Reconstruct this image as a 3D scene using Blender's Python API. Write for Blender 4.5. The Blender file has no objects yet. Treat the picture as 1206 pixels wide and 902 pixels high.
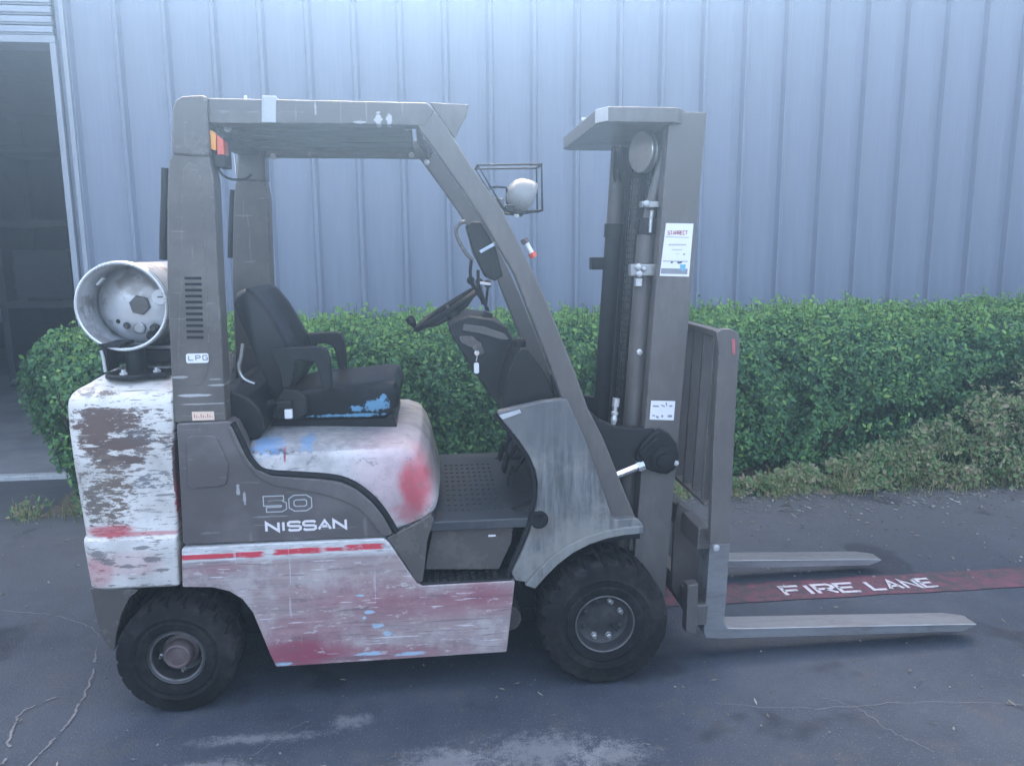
import bpy, math, random
import numpy as np
from mathutils import Vector, Matrix, noise as mn

S = bpy.context.scene
C = S.collection
R = math.radians
random.seed(7)
rng = np.random.default_rng(11)

# ------------------------------------------------------------------ camera
cd = bpy.data.cameras.new('camera')
cam = bpy.data.objects.new('camera', cd); C.objects.link(cam)
cd.sensor_width = 36; cd.lens = 27.0; cd.clip_end = 2000; cd.clip_start = 0.05
cam.matrix_world = Matrix(((0.99419, 0.02477, -0.10476, 0), (-0.10743, 0.16611, -0.98024, 0),
                           (-0.00688, 0.98580, 0.16780, 1.6), (0, 0, 0, 1)))
S.camera = cam
# ------------------------------------------------------------------ sky, sun, exposure
SUN_EL = 40.0
w = bpy.data.worlds.new('World'); S.world = w; w.use_nodes = True
wn = w.node_tree.nodes; wl = w.node_tree.links
sky = wn.new('ShaderNodeTexSky'); sky.sky_type = 'NISHITA'; sky.sun_disc = False
sky.sun_elevation = R(SUN_EL); sky.sun_rotation = R(0); sky.air_density = 1.0; sky.dust_density = 5.0; sky.ozone_density = 1.0
wl.new(sky.outputs[0], wn['Background'].inputs[0]); wn['Background'].inputs[1].default_value = 0.15
sd = bpy.data.lights.new('sun', 'SUN'); sd.energy = 3.5; sd.angle = R(0.5); sd.color = (1, .95, .87)
sun = bpy.data.objects.new('sun', sd); C.objects.link(sun); sun.rotation_euler = (R(SUN_EL - 90), 0, R(0)); sun.location = (0, 30, 30)
S.view_settings.view_transform = 'Standard'; S.view_settings.look = 'None'
S.view_settings.exposure = 3.2; S.view_settings.gamma = 1
S.view_settings.use_white_balance = True; S.view_settings.white_balance_temperature = 8100
S.cycles.use_denoising = True
S.cycles.max_bounces = 6; S.cycles.diffuse_bounces = 3; S.cycles.glossy_bounces = 3
S.cycles.transmission_bounces = 2; S.cycles.volume_bounces = 0; S.cycles.caustics_reflective = False

# ------------------------------------------------------------------ materials
class M:
    def __init__(s, name, rough=.6, metal=0., spec=.5):
        s.m = bpy.data.materials.new(name); s.m.use_nodes = True
        s.t = s.m.node_tree; s.n = s.t.nodes; s.b = s.n['Principled BSDF']
        s.b.inputs['Roughness'].default_value = rough; s.b.inputs['Metallic'].default_value = metal
        s.b.inputs['Specular IOR Level'].default_value = spec
        s.tc = s.n.new('ShaderNodeTexCoord'); s.P = s.tc.outputs['Object']
    def ln(s, a, b): s.t.links.new(a, b)
    def setv(s, sock, v):
        if isinstance(v, bpy.types.NodeSocket): s.ln(v, sock)
        elif isinstance(v, (tuple, list)) and len(v) == 3 and sock.type == 'RGBA': sock.default_value = (*v, 1)
        else: sock.default_value = v
    def vscale(s, sc, off=(0, 0, 0), src=None):
        n = s.n.new('ShaderNodeMapping'); n.inputs['Scale'].default_value = sc; n.inputs['Location'].default_value = off
        s.ln(src or s.P, n.inputs['Vector']); return n.outputs[0]
    def noise(s, scale, detail=4, rough=.55, vs=(1, 1, 1), off=(0, 0, 0), dist=0.):
        n = s.n.new('ShaderNodeTexNoise'); n.inputs['Scale'].default_value = scale; n.inputs['Detail'].default_value = detail
        n.inputs['Roughness'].default_value = rough; n.inputs['Distortion'].default_value = dist
        s.ln(s.vscale(vs, off), n.inputs['Vector']); return n.outputs['Fac']
    def voro(s, scale, vs=(1, 1, 1), feature='F1', out='Distance'):
        n = s.n.new('ShaderNodeTexVoronoi'); n.feature = feature; n.inputs['Scale'].default_value = scale
        s.ln(s.vscale(vs), n.inputs['Vector']); return n.outputs[out]
    def math(s, op, a, b=0., clamp=False):
        n = s.n.new('ShaderNodeMath'); n.operation = op; n.use_clamp = clamp
        s.setv(n.inputs[0], a); s.setv(n.inputs[1], b); return n.outputs[0]
    def rng(s, v, a, b, c=0., d=1.):
        n = s.n.new('ShaderNodeMapRange'); n.interpolation_type = 'SMOOTHSTEP'
        s.setv(n.inputs[0], v)
        for i, x in enumerate((a, b, c, d)): n.inputs[i + 1].default_value = x
        return n.outputs[0]
    def mix(s, f, a, b):
        n = s.n.new('ShaderNodeMix'); n.data_type = 'RGBA'
        s.setv(n.inputs[0], f); s.setv(n.inputs[6], a); s.setv(n.inputs[7], b); return n.outputs[2]
    def blob(s, c, r, edge=.35, nz=None, amt=.8):
        a = s.n.new('ShaderNodeVectorMath'); a.operation = 'SUBTRACT'; s.ln(s.P, a.inputs[0]); a.inputs[1].default_value = c
        d = s.n.new('ShaderNodeVectorMath'); d.operation = 'DIVIDE'; s.ln(a.outputs[0], d.inputs[0]); d.inputs[1].default_value = r
        l = s.n.new('ShaderNodeVectorMath'); l.operation = 'LENGTH'; s.ln(d.outputs[0], l.inputs[0]); v = l.outputs['Value']
        if nz is not None: v = s.math('ADD', v, s.math('MULTIPLY', s.math('SUBTRACT', nz, .5), amt))
        return s.rng(v, 1 + edge, 1 - edge)
    def xyz(s):
        n = s.n.new('ShaderNodeSeparateXYZ'); s.ln(s.P, n.inputs[0]); return n.outputs
    def band(s, v, lo, hi, e=.004):
        return s.math('MULTIPLY', s.rng(v, lo - e, lo + e), s.rng(v, hi + e, hi - e))
    def wear(s, radius=.006, lo=.02, hi=.10):       # paint rubbed off along the edges
        bv = s.n.new('ShaderNodeBevel'); bv.samples = 6; bv.inputs['Radius'].default_value = radius
        ge = s.n.new('ShaderNodeNewGeometry'); d = s.n.new('ShaderNodeVectorMath'); d.operation = 'DOT_PRODUCT'
        s.ln(bv.outputs[0], d.inputs[0]); s.ln(ge.outputs['True Normal'], d.inputs[1])
        e = s.math('SUBTRACT', 1., d.outputs['Value']); n = s.noise(38, 6, .75)
        return s.math('MULTIPLY', s.rng(e, lo, hi), s.rng(n, .46, .60))
    def scratches(s, scale=60, vs=(.04, 1, 1), lo=.66, hi=.70, off=(0, 0, 0)):
        return s.rng(s.noise(scale, 2, .5, vs, off, .6), lo, hi)
    def color(s, c): s.setv(s.b.inputs['Base Color'], c); return s
    def rough(s, v): s.setv(s.b.inputs['Roughness'], v); return s
    def bump(s, h, strength=.2, dist=.01):
        n = s.n.new('ShaderNodeBump'); n.inputs['Strength'].default_value = strength; n.inputs['Distance'].default_value = dist
        s.ln(h, n.inputs['Height']); s.ln(n.outputs[0], s.b.inputs['Normal']); return s

def dusty(name, base, dust, rough=.5, metal=0., scale=6., amt=(.45, .75), bump=.05, vs=(1, 1, 1), spec=.5, wear=None):
    m = M(name, rough, metal, spec); n1 = m.noise(scale, 6, .65, vs); n2 = m.noise(scale * 9, 4, .6, vs)
    f = m.rng(m.math('ADD', m.math('MULTIPLY', n1, .7), m.math('MULTIPLY', n2, .3)), amt[0], amt[1])
    c = m.mix(f, base, dust)
    if wear: c = m.mix(m.wear(*wear[1:]), c, wear[0])
    m.color(c); m.rough(m.rng(f, 0, 1, rough - .08, min(1, rough + .25)))
    m.bump(n2, bump, .004); return m.m

MAT = {}
MAT['grey_paint'] = dusty('grey_paint', (.090, .079, .074), (.17, .150, .132), .34, 0, 5, (.45, .9), .04, wear=((.30, .29, .28),))
MAT['mast_paint'] = dusty('mast_paint', (.100, .090, .086), (.185, .165, .152), .40, 0, 4, (.42, .85), .06, (1, 1, .35), wear=((.30, .29, .28),))
MAT['dark_metal'] = dusty('dark_metal', (.009, .010, .012), (.034, .04, .04), .5, 0, 8, (.5, .85), .06, spec=.25)
MAT['black_plastic'] = dusty('black_plastic', (.015, .016, .018), (.055, .052, .05), .55, 0, 9, (.45, .9), .08, spec=.25)
MAT['floor_mat'] = dusty('floor_mat', (.036, .042, .050), (.085, .085, .085), .5, 0, 5, (.4, .8), .1)
MAT['vinyl'] = dusty('vinyl', (.009, .010, .012), (.032, .033, .036), .45, 0, 7, (.5, .95), .12, spec=.28)
MAT['steel'] = dusty('steel', (.38, .38, .38), (.16, .15, .14), .38, .75, 10, (.5, .8), .05)
MAT['fork_steel'] = dusty('fork_steel', (.30, .30, .31), (.13, .125, .12), .36, .45, 5, (.42, .8), .06, (.5, 2, 2))
MAT['chrome'] = dusty('chrome', (.85, .85, .86), (.6, .6, .6), .15, .95, 10, (.6, .95), .0)
MAT['zinc'] = dusty('zinc', (.62, .62, .62), (.35, .34, .32), .35, .5, 14, (.5, .85), .03)
MAT['tape'] = dusty('tape', (.42, .43, .44), (.30, .30, .31), .5, 0, 12)
MAT['white_dot'] = dusty('white_dot', (.50, .51, .52), (.32, .32, .32), .35, .3, 14, (.5, .9), .0)
MAT['chain'] = dusty('chain', (.05, .048, .045), (.13, .12, .11), .4, .6, 30, (.4, .8), .3)
MAT['rubber_trim'] = dusty('rubber_trim', (.008, .009, .010), (.028, .028, .03), .6, 0, 8, spec=.2)
MAT['glass_lamp'] = dusty('glass_lamp', (.5, .52, .55), (.4, .4, .4), .1, .3, 8)
MAT['lamp_grey'] = dusty('lamp_grey', (.24, .24, .235), (.16, .16, .155), .4, 0, 10)
MAT['grey_plain'] = dusty('grey_plain', (.085, .080, .077), (.13, .12, .115), .5, 0, 5)
MAT['amber'] = dusty('amber', (.92, .30, .02), (.85, .34, .06), .2, 0, 8, bump=0)
MAT['amber'].node_tree.nodes['Principled BSDF'].inputs['Emission Strength'].default_value = 0
MAT['red_lens'] = dusty('red_lens', (.70, .09, .05), (.6, .12, .08), .2, 0, 8, bump=0)
MAT['label_white'] = dusty('label_white', (.80, .79, .80), (.70, .68, .70), .45, 0, 20, (.5, .9), .0)
MAT['label_orange'] = dusty('label_orange', (.80, .60, .48), (.75, .55, .42), .45, 0, 40, (.4, .8), .0)
MAT['label_grey'] = dusty('label_grey', (.25, .26, .29), (.33, .33, .36), .45, 0, 20, bump=0)
MAT['label_ink'] = dusty('label_ink', (.08, .08, .09), (.14, .14, .15), .5, 0, 20, bump=0)
MAT['label_red'] = dusty('label_red', (.45, .08, .10), (.55, .2, .2), .5, 0, 20, bump=0)
MAT['label_blue'] = dusty('label_blue', (.10, .38, .52), (.2, .45, .55), .5, 0, 20, bump=0)
MAT['lettering'] = dusty('lettering', (.74, .69, .69), (.58, .54, .55), .5, 0, 25, (.45, .95), .0)
MAT['lettering_line'] = dusty('lettering_line', (.46, .48, .50), (.36, .37, .39), .5, 0, 25, bump=0)

def tank_mat():
    m = M('tank_aluminium', .38, .55); n = m.noise(7, 6, .65); n2 = m.noise(40, 3, .6)
    _, y, z = m.xyz()
    rust = m.math('MULTIPLY', m.rng(n, .5, .62), m.rng(z, 1.44, 1.34))
    c = m.mix(m.rng(n, .4, .7), (.64, .65, .67), (.50, .50, .51)); c = m.mix(m.math('MULTIPLY', rust, .55), c, (.16, .11, .085))
    m.color(c); m.rough(m.rng(n2, .3, .7, .28, .5)); m.bump(n2, .05, .003); return m.m
MAT['tank'] = tank_mat()

def weight_mat():   # counterweight: chipped white over brown, dark scuffs, red remnants
    m = M('chipped_white_paint', .5); X, Y, Z = m.xyz()
    n = m.noise(16, 7, .72, (.7, .7, 1.6)); nf = m.noise(60, 5, .7, (.35, .35, 1.8)); nl = m.noise(5, 5, .6, (1, 1, 1), (3, 1, 2))
    c = m.mix(m.rng(nl, .35, .7), (.69, .655, .615), (.45, .42, .395))
    scr = m.rng(nf, .58, .62)
    c = m.mix(m.math('MULTIPLY', scr, .75), c, (.14, .115, .105))
    y0 = -.49
    n4 = m.noise(34, 8, .78, (.40, 1, 1.7)); n5 = m.noise(13, 8, .75, (.55, 1, 1.9), (4, 2, 7))
    c = m.mix(m.math('MULTIPLY', m.rng(n5, .580, .595), m.rng(Z, .68, .80)), c, (.17, .13, .115))
    fine = m.math('ADD', m.math('MULTIPLY', n, .35), m.math('MULTIPLY', n4, .65))
    n7 = m.rng(m.noise(46, 7, .75, (.5, 1, 1.5), (8, 3, 5)), .47, .50); n8 = m.rng(m.noise(46, 7, .75, (.6, 1, 1.4), (1, 9, 5)), .36, .40)
    for cc, rr, col, a, e in (((-.93, y0, 1.055), (.115, .4, .05), (.13, .082, .070), 3.6, .07),
                       ((-.97, y0, 1.00), (.055, .4, .075), (.14, .09, .075), 3.6, .07),
                       ((-.90, y0, .975), (.10, .4, .022), (.13, .082, .070), 3.4, .07),
                       ((-.89, y0, .92), (.075, .4, .016), (.12, .08, .07), 3.4, .07),
                       ((-.945, y0, .80), (.075, .4, .125), (.17, .125, .10), 4.6, .07),
                       ((-1.0, y0, .79), (.035, .4, .11), (.16, .13, .11), 4.6, .07),
                       ((-.83, y0, 1.00), (.07, .4, .025), (.12, .10, .10), 4.8, .07),
                       ((-.80, y0, .845), (.06, .4, .028), (.18, .18, .19), 4.2, .07),
                       ((-.735, y0, .96), (.018, .4, .03), (.06, .055, .06), 6, .07),
                       ((-.722, y0, .84), (.010, .4, .16), (.10, .05, .05), 2.5, .07)):
        c = m.mix(m.math('MULTIPLY', m.blob(cc, rr, e, fine, a), n7 if a > 4 else n8), c, col)
    for cc, rr, a in (((-.955, y0, .672), (.075, .4, .020), .75), ((-.85, y0, .658), (.17, .4, .008), .6), ((-.715, y0, .75), (.016, .4, .10), .75),
                      ((-.90, y0, .555), (.11, .4, .045), .22), ((-1.0, y0, .53), (.05, .4, .06), .4)):
        c = m.mix(m.math('MULTIPLY', m.blob(cc, rr, .4, fine, 2.0), a), c, (.50, .055, .075))
    for cc, rr in (((-.85, y0, .612), (.028, .4, .005)), ((-.815, y0, .568), (.034, .4, .010)), ((-.79, y0, .528), (.022, .4, .006)), ((-.90, y0, .545), (.03, .4, .006)), ((-.995, y0, .592), (.022, .4, .018)), ((-.965, y0, .565), (.02, .4, .012)), ((-.99, y0, 1.142), (.018, .4, .008))):
        c = m.mix(m.math('MULTIPLY', m.blob(cc, rr, .15, m.math('ADD', m.math('MULTIPLY', n4, .6), m.math('MULTIPLY', nf, .4)), 9.), .8), c, (.15, .135, .135))
    c = m.mix(m.math('MULTIPLY', m.scratches(90, (.06, 1, 1), .655, .675), .8), c, (.17, .15, .14)); c = m.mix(m.math('MULTIPLY', m.scratches(60, (.05, 1, 1), .67, .69, (2, 5, 3)), .8), c, (.72, .69, .65)); c = m.mix(m.wear(.010, .03, .12), c, (.16, .13, .12))
    m.color(c); m.rough(m.rng(nf, .4, .6, .42, .62)); m.bump(fine, .25, .004); return m.m
MAT['weight'] = weight_mat()

def skirt_mat():    # lower body: pink faded paint with red stripe
    m = M('faded_red_paint', .5); X, Y, Z = m.xyz(); y0 = -.5
    nh = m.noise(20, 6, .7, (.12, 1, 1.6)); n = m.noise(9, 6, .65); nf = m.noise(70, 4, .7, (.2, 1, 1.5))
    c = m.mix(m.rng(nh, .35, .68), (.40, .30, .29), (.255, .19, .19))
    c = m.mix(m.math('MULTIPLY', m.rng(n, .45, .66), .55), c, (.50, .45, .43))
    band = m.rng(Z, .535, .565)
    c = m.mix(band, c, m.mix(m.rng(nf, .45, .65), (.60, .585, .57), (.38, .37, .37)))
    fine = m.math('ADD', m.math('MULTIPLY', nh, .5), m.math('MULTIPLY', n, .5)); n6 = m.noise(26, 8, .78, (.5, 1, 1.4), (9, 1, 1))
    for cc, rr, a, ed in (((-.36, y0, .185), (.17, .5, .055), .85, .5), ((.15, y0, .345), (.32, .5, .05), .42, .6), ((-.12, y0, .40), (.22, .5, .05), .35, .6), ((-.3, y0, .27), (.2, .5, .06), .4, .6),
                      ((.30, y0, .38), (.12, .5, .04), .5, .6), ((-.1, y0, .17), (.3, .5, .03), .5, .6), ((-.62, y0, .52), (.1, .5, .02), .3, .5)):
        c = m.mix(m.math('MULTIPLY', m.blob(cc, rr, ed, fine, 1.6), a), c, (.29, .055, .090))
    for a, b, lo, hi in ((-.735, -.45, .558, .578), (-.41, -.25, .562, .583), (-.24, -.17, .566, .580), (-.16, -.03, .567, .588)):
        f = m.math('MULTIPLY', m.band(m.math('ADD', X, m.math('MULTIPLY', nf, .05)), a + .025, b + .025, .012), m.band(m.math('ADD', Z, m.math('ADD', m.math('MULTIPLY', nh, .010), m.math('MULTIPLY', nf, .012))), lo + .011, hi + .011, .002))
        c = m.mix(f, c, (.62, .05, .075))
    for cc, rr in (((-.12, y0, .395), (.012, .4, .004)), ((-.09, y0, .33), (.014, .4, .006)), ((-.11, y0, .31), (.006, .4, .005)), ((-.065, y0, .275), (.02, .4, .008)), ((-.03, y0, .245), (.012, .4, .01)),
                   ((-.09, y0, .17), (.05, .4, .008)), ((.05, y0, .16), (.05, .4, .006)), ((-.40, y0, .15), (.03, .4, .006))):
        c = m.mix(m.math('MULTIPLY', m.blob(cc, rr, .2, m.math('ADD', m.math('MULTIPLY', nf, .7), m.math('MULTIPLY', n6, .3)), 5.), .8), c, (.34, .52, .64))
    c = m.mix(m.math('MULTIPLY', m.scratches(80, (.05, 1, 1), .64, .66), .55), c, (.15, .11, .12)); c = m.mix(m.math('MULTIPLY', m.scratches(40, (1, 1, .06), .68, .70, (1, 8, 2)), .5), c, (.55, .52, .53))
    c = m.mix(m.math('MULTIPLY', m.rng(n6, .585, .60), .65), c, (.54, .50, .48)); c = m.mix(m.math('MULTIPLY', m.rng(n6, .40, .385), .5), c, (.21, .10, .12)); c = m.mix(m.wear(.008, .03, .12), c, (.20, .18, .18))
    sc = m.rng(m.noise(120, 3, .6, (.05, 1, 1)), .66, .68)
    c = m.mix(m.math('MULTIPLY', sc, .6), c, (.80, .76, .78))
    m.color(c); m.rough(m.rng(nh, .3, .7, .30, .55)); m.bump(m.math('ADD', m.math('MULTIPLY', m.noise(3.5, 2, .5), 2.), m.math('MULTIPLY', fine, .6)), .22, .012); return m.m
MAT['skirt'] = skirt_mat()

def hood_mat():
    m = M('faded_hood_paint', .45); X, Y, Z = m.xyz(); n = m.noise(8, 7, .68); nf = m.noise(45, 5, .7, (.6, .6, 1))
    c = m.mix(m.rng(n, .35, .7), (.61, .58, .56), (.38, .355, .35))
    top = m.math('MULTIPLY', m.rng(m.math('ADD', Z, m.math('MULTIPLY', nf, .02)), .928, .934), m.rng(m.math('ADD', X, m.math('MULTIPLY', n, .2)), .16, .02))
    c = m.mix(m.math('MULTIPLY', top, .85), c, m.mix(m.rng(nf, .4, .65), (.20, .20, .205), (.33, .325, .325)))
    c = m.mix(m.math('MULTIPLY', m.blob((.03, -.47, .82), (.15, .4, .15), .6, n, 1.), .35), c, (.62, .28, .33))
    c = m.mix(m.math('MULTIPLY', m.blob((.085, -.47, .80), (.055, .22, .10), .45, n, 2.0), .85), c, (.56, .055, .08))
    c = m.mix(m.math('MULTIPLY', m.blob((.06, -.47, .69), (.05, .2, .035), .6, nf, 1.6), .55), c, (.52, .07, .10))
    c = m.mix(m.blob((-.36, -.45, .915), (.004, .4, .025), .4, nf, 1.), c, (.35, .03, .05))
    c = m.mix(m.math('MULTIPLY', m.math('MULTIPLY', m.band(Z, .915, .936, .006), m.rng(nf, .46, .58)), m.rng(X, -.2, -.3)), c, (.07, .06, .065))
    for cc, rr in (((-.42, -.43, .945), (.05, .07, .03)), ((-.29, -.41, .95), (.022, .07, .03))):
        c = m.mix(m.math('MULTIPLY', m.blob(cc, rr, .4, m.noise(50, 6, .75), 5.), .75), c, (.11, .27, .47))
    n6 = m.noise(22, 8, .78, (1, 1, 1), (5, 2, 1)); c = m.mix(m.math('MULTIPLY', m.rng(n6, .60, .615), .6), c, (.17, .16, .165)); c = m.mix(m.math('MULTIPLY', m.scratches(60, (.08, 1, 1), .67, .69), .6), c, (.18, .17, .18)); c = m.mix(m.math('MULTIPLY', m.rng(m.noise(90, 4, .7), .62, .68), .5), c, (.22, .2, .21))
    m.color(c); m.rough(m.rng(n, .35, .7, .32, .55)); m.bump(nf, .12, .004); return m.m
MAT['hood'] = hood_mat()

def cowl_mat():
    m = M('dusty_cowl_plastic', .6); X, Y, Z = m.xyz()
    st = m.noise(30, 5, .65, (1, 1, .10)); n = m.noise(5, 6, .65); nf = m.noise(55, 4, .65)
    c = m.mix(m.rng(st, .38, .68), (.075, .078, .082), (.20, .20, .20))
    c = m.mix(m.math('MULTIPLY', m.rng(n, .42, .64), .75), c, (.25, .24, .22))
    c = m.mix(m.math('MULTIPLY', m.rng(Z, .86, .98), .7), c, (.11, .112, .118))
    c = m.mix(m.math('MULTIPLY', m.blob((.52, -.5, .63), (.06, .3, .05), .5, nf, 1.), .6), c, (.13, .11, .09))
    m.color(c); m.bump(m.math('ADD', st, nf), .15, .004); return m.m
MAT['cowl'] = cowl_mat()

def scratched(name, base, marks):
    m = M(name, .42); n = m.noise(5, 6, .65); nf = m.noise(60, 4, .6, (.3, 1, 1.4))
    c = m.mix(m.rng(n, .42, .8), base, tuple(v * 1.7 for v in base))
    c = m.mix(m.math('MULTIPLY', m.scratches(70, (.10, 1, 1), .68, .71), .35), c, (.28, .28, .28)); c = m.mix(m.math('MULTIPLY', m.scratches(50, (1, 1, .08), .69, .72, (3, 1, 4)), .3), c, (.26, .25, .25))
    c = m.mix(m.wear(.006), c, (.30, .29, .28))
    for cc, rr, a in marks: c = m.mix(m.math('MULTIPLY', m.blob(cc, rr, .15, nf, 2.0), a), c, (.5, .5, .5))
    m.color(c); m.rough(m.rng(n, .3, .8, .34, .6)); m.bump(nf, .04, .003); return m.m
MAT['leg_paint'] = scratched('scratched_leg_paint', (.088, .077, .070),
    (((-.645, -.47, 1.132), (.055, .2, .005), .8), ((-.62, -.47, 1.102), (.08, .2, .003), .5), ((-.69, -.47, 1.195), (.03, .2, .004), .55), ((-.565, -.47, 1.165), (.03, .2, .003), .6), ((-.57, -.47, 1.185), (.02, .2, .003), .4)))
MAT['beam_paint'] = scratched('scratched_beam_paint', (.095, .088, .083),
    (((.0, -.47, 2.03), (.012, .2, .02), .8), ((.035, -.47, 2.028), (.012, .2, .016), .8), ((-.06, -.47, 2.02), (.02, .2, .004), .7), ((-.2, -.47, 2.06), (.003, .2, .02), .5)))
MAT['panel_paint'] = scratched('scratched_panel_paint', (.092, .080, .079),
    (((-.52, -.5, .80), (.006, .2, .02), .6), ((-.50, -.5, .77), (.005, .2, .02), .6), ((-.42, -.5, .70), (.06, .2, .003), .25)))
def seat_mat():
    m = M('worn_vinyl', .42, 0, .25); n = m.noise(10, 6, .65); nf = m.noise(60, 4, .6)
    c = m.mix(m.rng(n, .45, .85), (.008, .009, .011), (.03, .032, .036))
    for cc, rr in (((-.06, -.24, 1.04), (.035, .05, .020)), ((-.13, -.24, 1.025), (.022, .05, .010)), ((-.03, -.24, 1.065), (.014, .05, .012)), ((-.39, -.24, 1.10), (.016, .1, .014)), ((-.42, -.24, 1.02), (.02, .1, .008)), ((-.17, -.24, 1.0), (.12, .05, .006))):
        c = m.mix(m.math('MULTIPLY', m.blob(cc, rr, .25, m.math('ADD', m.math('MULTIPLY', n, .5), m.math('MULTIPLY', nf, .5)), 5.), .85), c, (.13, .34, .50))
    m.color(c); m.bump(nf, .1, .003); return m.m
MAT['seat'] = seat_mat()
def tyre_mat():
    m = M('dusty_rubber', .8, 0, .15); n = m.noise(7, 6, .65); nf = m.noise(50, 4, .6)
    m.color(m.mix(m.rng(m.math('ADD', m.math('MULTIPLY', n, .6), m.math('MULTIPLY', nf, .4)), .42, .66), (.010, .010, .011), (.034, .032, .031))); m.bump(nf, .2, .004); return m.m
MAT['tyre'] = tyre_mat()
MAT['rim'] = dusty('rim', (.035, .034, .036), (.09, .08, .078), .5, .2, 14, (.4, .75), .1)
MAT['hub'] = dusty('hub', (.10, .065, .065), (.15, .125, .12), .5, .1, 24, (.35, .7), .2)
MAT['lip'] = dusty('lip', (.13, .125, .125), (.06, .058, .055), .5, .4, 16, (.4, .7), .1)

def wall_mat():
    m = M('blue_grey_wall_paint', .42); n = m.noise(1.6, 5, .6, (3, 3, .15)); nf = m.noise(30, 3, .6, (1, 1, .04)); nb = m.noise(.5, 3, .5)
    f = m.math('ADD', m.math('MULTIPLY', n, .5), m.math('MULTIPLY', nf, .5))
    c = m.mix(m.rng(f, .35, .68), (.182, .210, .272), (.212, .240, .300)); c = m.mix(m.math('MULTIPLY', m.rng(nb, .45, .7), .4), c, (.212, .234, .296))
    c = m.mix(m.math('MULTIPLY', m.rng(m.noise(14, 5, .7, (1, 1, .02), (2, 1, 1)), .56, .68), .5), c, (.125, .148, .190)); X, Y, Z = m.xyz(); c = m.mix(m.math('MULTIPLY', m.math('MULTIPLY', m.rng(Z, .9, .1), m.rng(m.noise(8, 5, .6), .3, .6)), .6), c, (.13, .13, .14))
    m.color(c); m.rough(m.rng(nf, .3, .7, .36, .5)); m.bump(m.noise(1.1, 2, .5, (2, 1, .6)), .12, .03); return m.m
MAT['wall'] = wall_mat()
MAT['trim'] = dusty('trim', (.30, .32, .36), (.24, .26, .29), .5, 0, 6, (.4, .8), .02)
MAT['trim_dark'] = dusty('trim_dark', (.19, .22, .27), (.15, .17, .2), .5, 0, 6, (.4, .8), .02)
MAT['door_curtain'] = dusty('door_curtain', (.30, .33, .38), (.25, .28, .32), .5, 0, 5, (.4, .8), .02)
MAT['inside'] = dusty('inside', (.12, .12, .12), (.08, .08, .08), .8, 0, 1.2)
MAT['crate_grey'] = dusty('crate_grey', (.030, .032, .035), (.022, .022, .025), .8, 0, 3)
MAT['brown_drum'] = dusty('brown_drum', (.16, .10, .07), (.09, .06, .05), .6, 0, 6)

def concrete_mat():
    m = M('concrete', .85); n = m.noise(2.5, 7, .65); nf = m.noise(60, 4, .6)
    m.color(m.mix(m.rng(n, .35, .7), (.30, .29, .28), (.21, .205, .20))); m.bump(nf, .2, .004); return m.m
MAT['concrete'] = concrete_mat()
MAT['kerb_paint'] = dusty('kerb_paint', (.55, .55, .54), (.28, .275, .27), .7, 0, 9, (.42, .7), .2)
def asphalt_mat():
    m = M('asphalt', .85, 0, .15); n = m.noise(.9, 6, .62); nm = m.noise(6, 6, .65); nf = m.noise(170, 3, .6); v = m.voro(120)
    X, Y, Z = m.xyz()
    c = m.mix(m.rng(n, .35, .68), (.043, .053, .069), (.074, .085, .103))
    c = m.mix(m.math('MULTIPLY', m.rng(Y, 3.1, 4.6), .7), c, (.140, .138, .134))  # near bluer, far paler: glare tint painted into the colour
    c = m.mix(m.math('MULTIPLY', m.rng(nm, .5, .72), .5), c, (.095, .092, .089))
    c = m.mix(m.rng(v, .14, .0, 0, .95), c, m.mix(m.rng(m.voro(120, out='Color'), .2, .9), (.03, .03, .033), (.34, .34, .34))); c = m.mix(m.rng(nf, .60, .70), c, (.20, .198, .195)); c = m.mix(m.math('MULTIPLY', m.rng(m.noise(2.2, 3, .5, (1, 1, 1), (7, 3, 0)), .60, .66), .45), c, (.020, .021, .024))
    # pale scuffs near the front
    sc = m.noise(22, 6, .75)
    for cc, rr in (((.02, 2.22, 0), (.10, .06, 1)), ((.33, 2.24, 0), (.16, .07, 1)), ((.54, 2.20, 0), (.10, .05, 1)), ((-.72, 2.27, 0), (.12, .04, 1)), ((-.30, 2.48, 0), (.05, .03, 1)), ((-.62, 2.42, 0), (.16, .02, 1))):
        c = m.mix(m.math('MULTIPLY', m.blob(cc, rr, .6, m.math('ADD', m.math('MULTIPLY', sc, .55), m.math('MULTIPLY', nf, .45)), 9.), .55), c, (.24, .245, .25))
    m.color(c); m.bump(m.math('ADD', nf, m.math('MULTIPLY', v, .6)), .55, .006); m.rough(m.rng(nm, .3, .7, .7, .9)); return m.m
MAT['asphalt'] = asphalt_mat()
def worn_paint(name, col, lo, hi):     # paint worn through to asphalt
    m = M(name, .75); n = m.noise(14, 7, .72); nb = m.noise(1.6, 4, .6); nf = m.noise(150, 3, .6)
    f = m.rng(m.math('ADD', m.math('ADD', m.math('MULTIPLY', n, .5), m.math('MULTIPLY', nf, .25)), m.math('MULTIPLY', nb, .25)), lo, hi)
    m.color(m.mix(f, col, (.04, .041, .044))); m.bump(nf, .4, .005); return m
def stripe_mat():
    m = worn_paint('worn_red_paint', (.145, .046, .066), .43, .58)
    return m.m
MAT['stripe'] = stripe_mat()
MAT['road_white'] = worn_paint('worn_white_paint', (.50, .48, .50), .49, .62).m
MAT['crack'] = dusty('crack', (.20, .205, .21), (.13, .13, .135), .85, 0, 30, (.35, .7))
def soil_mat():
    m = M('leaf_litter_soil', .95, 0, .1); n = m.noise(9, 7, .7); nf = m.noise(80, 4, .7)
    m.color(m.mix(m.rng(nf, .4, .65), m.mix(m.rng(n, .35, .7), (.11, .088, .068), (.19, .155, .115)), (.29, .24, .18))); m.bump(nf, .6, .02); return m.m
MAT['soil'] = soil_mat()

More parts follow.
